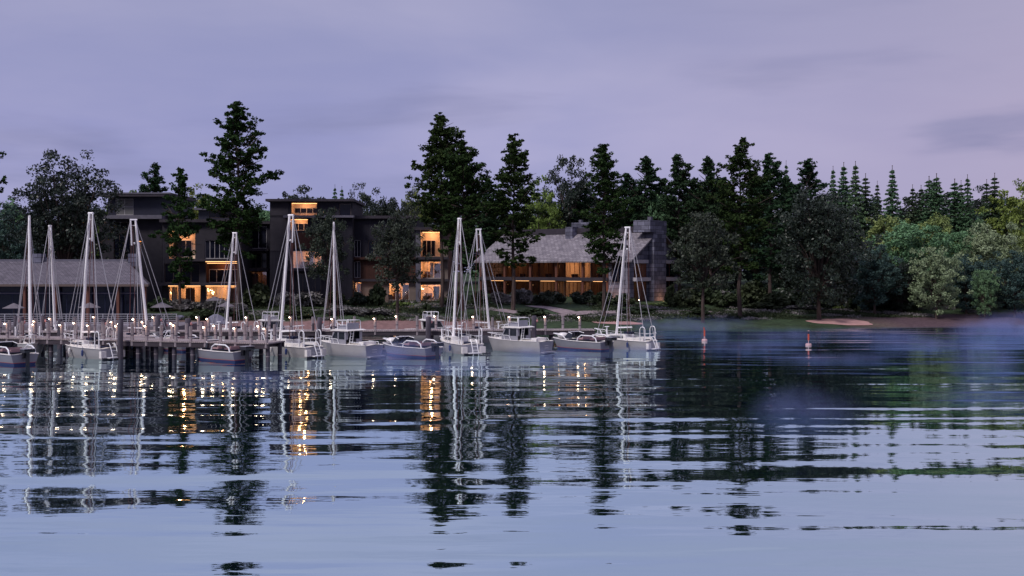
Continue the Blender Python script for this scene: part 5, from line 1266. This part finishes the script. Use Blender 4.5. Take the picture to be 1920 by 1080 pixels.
def make_sailboat():
    L, Bm = 5.4, 2.05; t = thing('sailboat', 'x', 'sailboat', (0, 0, 0), 0, 'sailboats moored at the piers')
    half, sheer, db, secs = hull_parts(t, L, Bm, .74, .98, mats=('hull', 'hullside'))
    db.build('deck', M['cream'], t, smooth=True)
    P = lambda tt, s, dz=0, ins=.06: Vector((-L / 2 + L * tt, s * (half(tt) - ins), sheer(tt) + dz))
    # coach roof with raked front and side windows
    cb = MB(); zs = .82
    prof = [(1.65, zs + .05), (1.1, zs + .36), (-.65, zs + .40), (-.75, zs)]
    w = [.32, .52, .68, .68]
    vs = [(x, wd, z) for (x, z), wd in zip(prof, w)] + [(x, -wd, z) for (x, z), wd in zip(prof, w)]
    base = [(1.65, .35, zs - .05), (1.1, .61, zs - .05), (-.65, .75, zs - .05), (-.75, .75, zs - .05)]
    vs += base + [(x, -y, z) for x, y, z in base]
    cb.add(vs, [(0, 1, 5, 4), (1, 2, 6, 5), (2, 3, 7, 6), (0, 8, 9, 1), (1, 9, 10, 2), (2, 10, 11, 3), (4, 5, 13, 12), (5, 6, 14, 13), (6, 7, 15, 14), (0, 4, 12, 8), (3, 11, 15, 7)])
    cab = cb.build('cabin', M['white'], t)
    for s in (1, -1):
        mb = MB(); mb.add([(.95, s * .60, zs + .12), (-.45, s * .735, zs + .10), (-.45, s * .705, zs + .30), (.9, s * .56, zs + .29)], [(0, 1, 2, 3)]); mb.build('window', M['boatglass'], cab)
    # sunken cockpit, coaming and tiller seat
    mb = MB(); mb.box(-2.3, -.78, -.54, .54, .76, .83); mb.build('cockpit', M['navy'], t)
    mb = MB()
    for s in (1, -1): mb.box(-2.35, -.78, s * .66 - .1, s * .66 + .1, .77, 1.0)
    mb.build('coaming', M['white'], t)
    mb = MB(); mb.box(-.95, -.3, -.28, .28, zs + .425, zs + .60); mb.build('sail_bag', M['navy'], t)
    # mast raked aft with masthead crane, thick upper backstay leg
    rk = R(6.0); mx = .6; mz = zs + .36; H = 8.9
    top = Vector((mx - sin(rk) * H, 0, mz + cos(rk) * H)); foot = Vector((mx, 0, mz))
    mb = MB(); mb.tube([foot, foot.lerp(top, .5), top], [.108, .104, .085], 10); mast = mb.build('mast', M['mast'], t, smooth=True)
    crane = top + Vector((-.36, 0, .02))
    mb = MB(); mb.tube([top + Vector((.12, 0, .03)), crane + Vector((-.05, 0, .0))], .075, 6); mb.tube([top + Vector((-.06, 0, -.42)), crane + Vector((0, 0, -.42))], .03, 5)
    mb.tube([crane, crane.lerp(foot + Vector((-.9, 0, 0)), .22)], .06, 6); mb.build('masthead', M['mast'], mast)
    mb = MB(); mb.tube([foot + Vector((-.1, 0, .55)), foot + Vector((-1.5, 0, .62))], .06, 8); mb.build('boom', M['mast'], t, smooth=True)
    mb = MB(); bow = Vector((L / 2 - .12, 0, sheer(1) + .06))
    mb.tube([top, bow], .026, 5); mb.tube([top + Vector((0, 0, -.8)), bow + Vector((-.45, 0, -.02))], .02, 5); mb.build('forestay', M['wire'], t)
    for s in (1, -1):
        mb = MB(); mb.tube([crane, P(.02, s)], .028, 5); mb.build('backstay', M['wire'], t)
        mb = MB(); mb.tube([top, P(.52, s)], .02, 5); mb.tube([top + Vector((.1, 0, -2.0)), P(.44, s)], .018, 5); mb.build('shroud', M['wire'], t)
    mb = MB(); mb.tube([crane + Vector((.1, .06, -.3)), Vector((-.7, .35, zs + .5))], .022, 4); mb.tube([crane + Vector((.15, -.06, -.4)), Vector((-.4, -.4, zs + .5))], .02, 4); mb.build('halyard', M['wire_dark'], t)
    mb = MB(); mb.ball(top.lerp(foot, .2) + Vector((-.28, 0, 0)), .09, 6); mb.build('block', M['chrome'], t)
    # bow pulpit, stanchions with lifelines, tall stern loops
    mb = MB(); pr = [P(.80, 1), P(.86, 1, .55), P(.99, 1, .62, 0) + Vector((.12, 0, 0)), P(.99, -1, .62, 0) + Vector((.12, 0, 0)), P(.86, -1, .55), P(.80, -1)]
    mb.tube(pr, .028, 6); mb.tube([P(.93, 1, 0), P(.93, 1, .58)], .024, 5); mb.tube([P(.93, -1, 0), P(.93, -1, .58)], .024, 5)
    mb.box(L / 2 - .1, L / 2 + .28, -.09, .09, sheer(1), sheer(1) + .08); mb.build('bow_rail', M['chrome'], t)
    for s in (1, -1):
        mb = MB()
        for tt in (.22, .42, .62): mb.tube([P(tt, s), P(tt, s, .52)], .018, 5)
        for dz in (.27, .50): mb.tube([P(tt, s, dz) for tt in (.08, .22, .42, .62, .84)], .012, 4)
        mb.build('lifeline', M['chrome'], t)
        a = P(.02, s, 0); mb = MB(); mb.tube([a, a + Vector((0, 0, .95)), a + Vector((.08, 0, 1.12)), a + Vector((.24, 0, 1.17)), a + Vector((.40, 0, 1.12)), a + Vector((.48, 0, .95)), a + Vector((.48, 0, 0))], .036, 7); mb.build('stern_loop', M['chrome'], t, smooth=True)
        mb = MB(); mb.tube([a + Vector((0, 0, .62)), a + Vector((-.18, -s * .1, .62)), a + Vector((-.18, -s * .7, .62))], .03, 6); mb.build('stern_rail', M['chrome'], t)
        mb = MB(); mb.box(-L / 2 - .30, -L / 2 - .06, s * .74 - .2, s * .74 + .2, .12, .58); mb.build('stern_float', M['white'], t)
        for tt in ((.3, .6) if s > 0 else (.35, .62)):
            p = P(tt, s, 0, -.07); mb = MB(); mb.tube([p + Vector((0, 0, .1)), p + Vector((0, 0, -.12)), p + Vector((0, 0, -.2)), p + Vector((0, 0, -.5)), p + Vector((0, 0, -.58))], [.012, .012, .085, .085, .03], 8); mb.build('fender', M['fender' if tt < .4 else 'white'], t, smooth=True)
    # folding ladder with curved handles and platform
    mb = MB()
    for s in (.22, -.22):
        mb.tube([(-L / 2 + .1, s, 1.05), (-L / 2 - .12, s, 1.1), (-L / 2 - .28, s, .9), (-L / 2 - .55, s, .25), (-L / 2 - .62, s, -.2)], .032, 6)
    for k in range(4): z = .1 + .25 * k; x = -L / 2 - .58 + .11 * k; mb.tube([(x, -.22, z), (x, .22, z)], .022, 5)
    mb.build('ladder', M['chrome'], t, smooth=True)
    mb = MB(); mb.box(-L / 2 - .62, -L / 2 - .05, -.5, .5, .10, .16); mb.build('platform', M['chrome'], t)
    # helm pod
    mb = MB(); mb.tube([(1.55, 0, 1.1), (1.55, 0, 1.7)], .06, 6); mb.tube([(1.55 + .18 * cos(a), .0 + .18 * sin(a), 1.78) for a in [tau * k / 10 for k in range(10)]], .03, 5, closed=True); mb.build('winch', M['chrome'], t)
    return t, (top, mx)

def make_cabin_boat():
    L, Bm = 7.0, 2.6; t = thing('cabin_boat', 'x', 'motorboat', (0, 0, 0), 0, 'white cabin motorboats')
    half, sheer, db, secs = hull_parts(t, L, Bm, 1.28, 1.45, mats=('hull', 'hullside'), transom_rake=.06, rake=.8)
    db.build('deck', M['cream'], t, smooth=True)
    P = lambda tt, s, dz=0, ins=.08: Vector((-L / 2 + L * tt, s * (half(tt) - ins), sheer(tt) + dz))
    # sloped fore cabin
    z0 = 1.32; mb = MB()
    vs = [(2.3, .35, z0 + .02), (2.3, -.35, z0 + .02), (1.0, -.92, z0 + .42), (1.0, .92, z0 + .42), (2.35, .45, z0 - .1), (2.35, -.45, z0 - .1), (.98, -1.05, z0 - .1), (.98, 1.05, z0 - .1)]
    mb.add(vs, [(0, 1, 2, 3), (0, 4, 5, 1), (1, 5, 6, 2), (3, 7, 4, 0), (2, 6, 7, 3)]); mb.build('fore_cabin', M['white'], t)
    # wheelhouse: posts and panels round real window openings
    zb, zt = z0 - .05, z0 + 1.32
    mb = MB(); F_ = [(1.0, .95), (-.95, 1.02)]
    mb.box(-.95, 1.0, .96, 1.02, zb, zb + .5); mb.box(-.95, 1.0, -1.02, -.96, zb, zb + .5); mb.box(.94, 1.0, -.955, .955, zb, zb + .5); mb.box(-.95, -.89, -.955, -.3, zb, zb + .5)
    for s in (1, -1):
        for x0, x1 in ((-.95, -.80), (-.02, .10)): mb.box(x0, x1, s * .99 - .03, s * .99 + .03, zb + .502, zt)
        mb.add([(1.0, s * .96, zb + .5), (.88, s * .96, zb + .5), (.45, s * .96, zt), (.57, s * .96, zt), (1.0, s * 1.02, zb + .5), (.88, s * 1.02, zb + .5), (.45, s * 1.02, zt), (.57, s * 1.02, zt)],
               [(0, 1, 2, 3), (4, 7, 6, 5), (0, 4, 5, 1), (1, 5, 6, 2), (2, 6, 7, 3), (3, 7, 4, 0)])
        mb.box(-.95, .5, s * .99 - .028, s * .99 + .028, zt - .12, zt - .002)
    mb.box(-.948, -.89, -.955, -.72, zb + .502, zt); mb.box(-.948, -.89, .72, .955, zb + .502, zt)
    wh = mb.build('wheelhouse', M['hullside'], t)
    for s in (1, -1):
        mb = MB(); mb.add([(-.8, s * .985, zb + .5), (-.02, s * .985, zb + .5), (-.02, s * .985, zt - .12), (-.8, s * .985, zt - .12)], [(0, 1, 2, 3)]); mb.add([(.1, s * .985, zb + .5), (.9, s * .985, zb + .5), (.5, s * .985, zt - .12), (.1, s * .985, zt - .12)], [(0, 1, 2, 3)]); mb.build('window', M['boatglass'], wh)
    mb = MB(); mb.add([(.97, .93, zb + .5), (.97, -.93, zb + .5), (.52, -.93, zt), (.52, .93, zt)], [(0, 1, 2, 3)]); mb.build('windscreen', M['boatglass'], wh)
    mb = MB(); mb.prism([(-1.35, zt), (-1.38, zt + .07), (-.9, zt + .16), (.35, zt + .18), (.85, zt + .10), (1.0, zt - .02), (.5, zt)], -1.14, 1.14, 'y'); mb.build('roof', M['white'], t)
    # flybridge seat, rail and arch
    zr = zt + .19
    mb = MB(); mb.box(-.75, .35, -.7, .7, zr - .02, zr + .32); mb.box(-.85, -.72, -.72, .72, zr - .02, zr + .62); mb.build('flybridge_seat', M['hullside'], t)
    mb = MB()
    for x in (-.95, .3):
        mb.tube([(x, -.85, zr - .1), (x + .06, -.85, zr + .80), (x + .08, -.75, zr + .9), (x + .08, .75, zr + .9), (x + .06, .85, zr + .80), (x, .85, zr - .1)], .03, 6)
    for s in (1, -1): mb.tube([(-.9, s * .85, zr + .45), (.34, s * .85, zr + .45)], .025, 6); mb.tube([(-.88, s * .78, zr + .89), (.38, s * .78, zr + .89)], .025, 6)
    mb.build('flybridge_rail', M['chrome'], t, smooth=True)
    mb = MB(); mb.tube([(-.2, 0, zr + .3), (-.2, 0, zr + .98)], .07, 8); mb.build('antenna', M['white'], t)
    mb = MB()
    for s in (.28, .62): mb.tube([(-1.02, s, zb), (-1.22, s, zt + .15)], .035, 6)
    for k in range(4): mb.tube([(-1.05 - .04 * k, .28, zb + .25 + .28 * k), (-1.05 - .04 * k, .62, zb + .25 + .28 * k)], .024, 5)
    mb.build('ladder', M['chrome'], t)
    for s in (1, -1):
        mb = MB(); pts = [P(tt, s, .48) for tt in (.50, .62, .74, .86)] + [P(.985, s, .52, 0) + Vector((.1, 0, 0))]
        mb.tube([P(.46, s)] + pts, .03, 6)
        for tt in (.58, .68, .78, .88): mb.tube([P(tt, s), P(tt + .015, s, .48)], .022, 5)
        mb.build('bow_rail', M['chrome'], t)
        mb = MB(); mb.tube([P(.06, s), P(.08, s, .26), P(.26, s, .28), P(.30, s)], .03, 6); mb.build('grab_rail', M['chrome'], t)
    # stern: bulwark corners, name strips, low swim platform
    mb = MB(); mb.box(-3.3, -1.2, -.95, .95, 1.27, 1.30); mb.build('cockpit_floor', M['navy'], t)
    mb = MB(); mb.box(-3.0, -2.4, -.8, .8, 1.302, 1.62); mb.build('stern_bench', M['white'], t)
    xs = -L / 2 - .085
    mb = MB(); mb.box(xs - .02, xs, -.28, .28, .80, .84); mb.box(xs - .02, xs, -.28, .28, .56, .60); mb.build('name_strip', M['white'], t)
    mb = MB(); mb.box(-L / 2 - .55, -L / 2 - .1, -.95, .95, .06, .20); mb.build('swim_platform', M['hullside'], t)
    return t

def make_runabout():
    L, Bm = 5.2, 2.15; t = thing('open_boat', 'x', 'open boat', (0, 0, 0), 0, 'low open boats with red stripes')
    half, sheer, db, secs = hull_parts(t, L, Bm, .70, .84, mats=('hullside', 'hullside'), stripe=True, transom_rake=.10, rake=.7)
    db.build('deck', M['hull'], t, smooth=True)
    P = lambda tt, s, dz=0, ins=.08: Vector((-L / 2 + L * tt, s * (half(tt) - ins), sheer(tt) + dz))
    mb = MB(); mb.box(-2.3, .55, -.72, .72, .80, .83); mb.build('cockpit_floor', M['navy'], t)
    for x, nm in ((-1.75, 'bench'), (-.5, 'bench')):
        mb = MB(); mb.box(x - .28, x + .28, -.66, .66, .833, .93); mb.box(x - .36, x - .283, -.66, .66, .833, 1.06); mb.build(nm, M['pink'], t)
    mb = MB(); mb.add([(.95, -.75, .9), (.95, .75, .9), (.55, .68, 1.36), (.55, -.68, 1.36)], [(0, 1, 2, 3)])
    for s in (1, -1): mb.add([(.95, s * .75, .9), (.1, s * .82, .9), (.1, s * .78, 1.25), (.55, s * .68, 1.36)], [(0, 1, 2, 3)])
    ws = mb.build('windscreen', M['boatglass'], t)
    mb = MB(); mb.tube([(.1, -.78, 1.26), (.55, -.68, 1.37), (.55, .68, 1.37), (.1, .78, 1.26)], .028, 6); mb.build('frame', M['chrome'], ws)
    for s in (1, -1):
        mb = MB(); a, b = P(.06, s), P(.40, s)
        mb.tube([a, a + Vector((.1, 0, .28)), a + Vector((.45, 0, .46)), b + Vector((-.4, 0, .46)), b + Vector((-.1, 0, .28)), b], .05, 7); mb.build('side_rail', M['chrome'], t, smooth=True)
    mb = MB(); mb.tube([P(.62, 1), P(.70, 1, .28), P(.985, 1, .34, 0), P(.985, -1, .34, 0), P(.70, -1, .28), P(.62, -1)], .035, 6); mb.build('bow_rail', M['chrome'], t, smooth=True)
    mb = MB(); mb.lathe([(.30, 0), (.42, .04), (.46, .16), (.40, .30), (.2, .36)], 12, (1.6, 0, .9)); mb.build('cushion', M['white'], t, smooth=True)
    # outboard: wide cowling, slim leg, cavitation plate, mounting bracket
    x = -L / 2 - .42
    e = thing('outboard_motor', None, None); e.parent = t
    mb = MB(); mb.prism([(x - .30, .84), (x - .34, .98), (x - .24, 1.06), (x + .2, 1.06), (x + .30, .98), (x + .26, .84)], -.36, .36, 'y'); mb.build('cowling', M['black'], e)
    mb = MB(); mb.box(x - .34, x + .28, -.38, .38, 1.062, 1.10); mb.build('cowling_cap', M['hullside'], e)
    mb = MB(); mb.box(x - .1, x + .1, -.09, .09, -.45, .838); mb.box(x - .28, x + .2, -.22, .22, -.06, -.02); mb.build('leg', M['black'], e)
    mb = MB(); mb.box(x + .16, -L / 2 - .02, -.2, .2, .45, .85); mb.build('bracket', M['black'], e)
    return t

sb, _ = make_sailboat(); cbt = make_cabin_boat(); rb_ = make_runabout()
_used = set()
def berth(src, px, py, head, label, scale=1.0, roll=0.0, Y=None):
    """head: compass of the bow measured from +x, counter-clockwise; px/py: waterline under the middle of the boat"""
    Yb = wY(py) if Y is None else Y; loc = (wx(px, Yb), Yb, 0.0)
    if src.name not in _used:
        _used.add(src.name); o = src; o['label'] = label; o.location = loc; o.scale = scale if isinstance(scale, tuple) else (scale,) * 3
    else: o = dup(src, label, loc, 0, scale)
    if src is cbt: o.scale = (.80, .80, .70)
    o.rotation_euler = (R(roll), 0, R(head)); return o
def mast_at(px, top, Y, head, label, scale=None, roll=0.0):
    """places a sailboat so that its masthead stands at photo column px, row top"""
    H = 10.35
    s = wz(top, Y) / H if scale is None else scale
    k = -0.33 * s     # masthead offset along the boat axis
    x = wx(px, Y) - cos(R(head)) * k; y = Y - sin(R(head)) * k
    Yb = y; loc = (x, Yb, 0)
    if sb.name not in _used: _used.add(sb.name); o = sb; o['label'] = label; o.location = loc; o.scale = (s,) * 3
    else: o = dup(sb, label, loc, 0, s)
    o.rotation_euler = (R(roll), 0, R(head)); return o
mast_at(1174, 420, 84.6, 143, 'rightmost sailboat, moored off the outer end of the rear pier beside open water')
mast_at(860, 403, 81.0, 118, 'sailboat with upright mast moored just left of the second cabin boat')
mast_at(543, 396, 77.6, 146, 'sailboat with right leaning mast at the outer tip of the near pier')
mast_at(168, 392, 76.2, 146, 'sailboat in front of the near pier just left of the thick foreground pile')
mast_at(55, 398, 79.2, -62, 'sailboat at the far left whose dark bow shows below the near pier')
mast_at(95, 417, 90.5, 92, 'small upright sailboat behind the rear pier at the far left')
mast_at(254, 405, 82.0, 32, 'sailboat with left leaning mast beside the connecting pier')
mast_at(438, 431, 93.0, 150, 'shortest masted sailboat, behind the rear pier in front of the left hotel wing')
mast_at(626, 411, 90.8, 96, 'sailboat with upright mast directly behind the first cabin boat')
mast_at(900, 424, 92.0, 30, 'sailboat with left leaning mast behind the rear pier, left of the pointed pine')
berth(cbt, 650, 667, 142, 'cabin boat with flybridge, right of the first tall pile at the rear pier')
berth(cbt, 968, 659, 142, 'cabin boat with flybridge nearest the lodge, right of the upright masted sailboat')
berth(cbt, 512, 634, 30, 'cabin boat behind the near pier tip with only roof and rail showing', Y=92.5)
berth(cbt, 812, 633, 20, 'cabin boat behind the rear pier with its white roof beside the tall pile', Y=93.0)
berth(rb_, 764, 667, 140, 'low open boat with red stripe between the first cabin boat and the upright sailboat')
berth(rb_, 1086, 655, 140, 'low open boat with red stripe moored left of the rightmost sailboat')
berth(rb_, 408, 675, 145, 'low open boat with red and blue stripes seen between the piles of the near pier')
berth(rb_, 12, 680, 140, 'low open boat with red stripe at the far left edge, outboard towards the viewer')
berth(rb_, 322, 656, 140, 'low open boat under the connecting pier, mostly hidden by piles')

# ------------------------------------------------------------------ buoys
def make_buoy(px, py, label, flip=0, top=True):
    Y = wY(py); t = thing('buoy', label, 'buoy', (wx(px, Y), Y, 0), flip, 'red and white buoys'); t.scale = (.75,) * 3
    mb = MB(); mb.lathe([(.24, -.3), (.32, -.1), (.335, .15), (.29, .26), (.2, .23), (.1, .22)], 16); mb.build('float', M['buoyw'], t, smooth=True)
    mb = MB(); mb.tube([(-.06, 0, .22), (-.03, 0, .95)], .035, 6); mb.tube([(.06, 0, .22), (.03, 0, .95)], .035, 6); mb.build('stand', M['buoyw'], t)
    mb = MB(); mb.tube([(0, 0, .62), (0, 0, 1.3)], .095, 8); mb.build('drum', M['red'], t)
    if top:
        mb = MB(); mb.tube([(0, 0, 1.26), (0, 0, 1.62)], .035, 6); mb.build('pole', M['black'], t)
        mb = MB(); mb.tube([(0, 0, 1.62), (0, 0, 1.68)], .1, 8); mb.build('cap', M['buoyw'], t)
    else:
        mb = MB(); mb.tube([(0, 0, 1.26), (0, 0, 1.50)], .02, 5); mb.add([(0, .005, 1.42), (-.2, .005, 1.52), (0, .005, 1.62)], [(0, 1, 2)]); mb.tube([(-.06, 0, 1.3), (-.10, 0, 1.66)], .04, 5); mb.build('pennant', M['red'], t)
make_buoy(1321, 640, 'red topped buoy with white float nearer the rightmost sailboat', .3, False)
make_buoy(1516, 648.5, 'red banded buoy with capped pole in front of the sandy patch', 1.2, True)

# ------------------------------------------------------------------ mist drifting on the water
def mist_material(dens):
    m = bpy.data.materials.new('lake_mist'); m.use_nodes = True; nt = m.node_tree; nt.nodes.clear(); N, L = nt.nodes.new, nt.links.new
    out = N('ShaderNodeOutputMaterial'); v = N('ShaderNodeVolumePrincipled'); v.inputs['Color'].default_value = (0.38, 0.48, 0.97, 1); v.inputs['Anisotropy'].default_value = 0.0
    tc = N('ShaderNodeTexCoord'); ln = N('ShaderNodeVectorMath'); ln.operation = 'LENGTH'; L(tc.outputs['Object'], ln.inputs[0])
    mr = N('ShaderNodeMapRange'); mr.interpolation_type = 'SMOOTHSTEP'; mr.inputs[1].default_value = 1.0; mr.inputs[2].default_value = 0.1; L(ln.outputs['Value'], mr.inputs[0])
    g = N('ShaderNodeNewGeometry'); nz = N('ShaderNodeTexNoise'); nz.inputs['Scale'].default_value = .55; nz.inputs['Detail'].default_value = 3; L(g.outputs['Position'], nz.inputs['Vector'])
    m2 = N('ShaderNodeMapRange'); m2.inputs[1].default_value = .32; m2.inputs[2].default_value = .68; L(nz.outputs['Fac'], m2.inputs[0])
    a = N('ShaderNodeMath'); a.operation = 'MULTIPLY'; L(mr.outputs[0], a.inputs[0]); L(m2.outputs[0], a.inputs[1])
    b = N('ShaderNodeMath'); b.operation = 'MULTIPLY'; b.inputs[1].default_value = dens; L(a.outputs[0], b.inputs[0]); L(b.outputs[0], v.inputs['Density']); L(v.outputs[0], out.inputs['Volume'])
    return m
MM = mist_material(.28); MM2 = mist_material(.17)
def mist(px, py, Y, rx, ry, rz, mat=None):
    mb = MB(); mb.ball((0, 0, 0), 1, 10); o = mb.build('mist', mat or MM); z = wz(py, Y); o.location = (wx(px, Y), Y, max(z, .06 + rz * .0)); o.scale = (rx, ry, rz)
    tag(o, kind='stuff')
for a in [(770, 660, 75.5, 4.6, 2.2, 1.1), (700, 668, 71, 3.2, 2.0, .9), (1010, 668, 78, 5.0, 2.2, .8), (1190, 662, 80.5, 3.4, 2.0, .7), (1340, 612, 108, 5.5, 3, 1.3, MM2), (1470, 632, 96, 5, 3, 1.2, MM2), (1510, 775, 46, 3.0, 2.4, 1.5, MM), (1840, 680, 70, 2.6, 2.4, 2.2, MM2), (1620, 625, 102, 9, 3, .8, MM2), (1780, 650, 86, 8, 3, .9, MM2), (1560, 680, 74, 6, 3, .7, MM2), (1880, 760, 52, 5, 3, .8, MM2), (1400, 650, 84, 6, 3, .7, MM2), (1930, 612, 112, 9, 4, 2.0),
          (1870, 628, 100, 6.5, 4, 1.8), (1850, 690, 68, 3.0, 2.4, 1.9, MM2), (1690, 640, 90, 6, 3, 1.0, MM2), (460, 720, 60, 4.6, 2.5, .8, MM2), (860, 690, 68, 5.5, 2.5, .7, MM2), (1060, 672, 74, 4, 2.2, .6, MM2), (1250, 610, 110, 6, 3, 1.2, MM2)]:
    mist(*a)
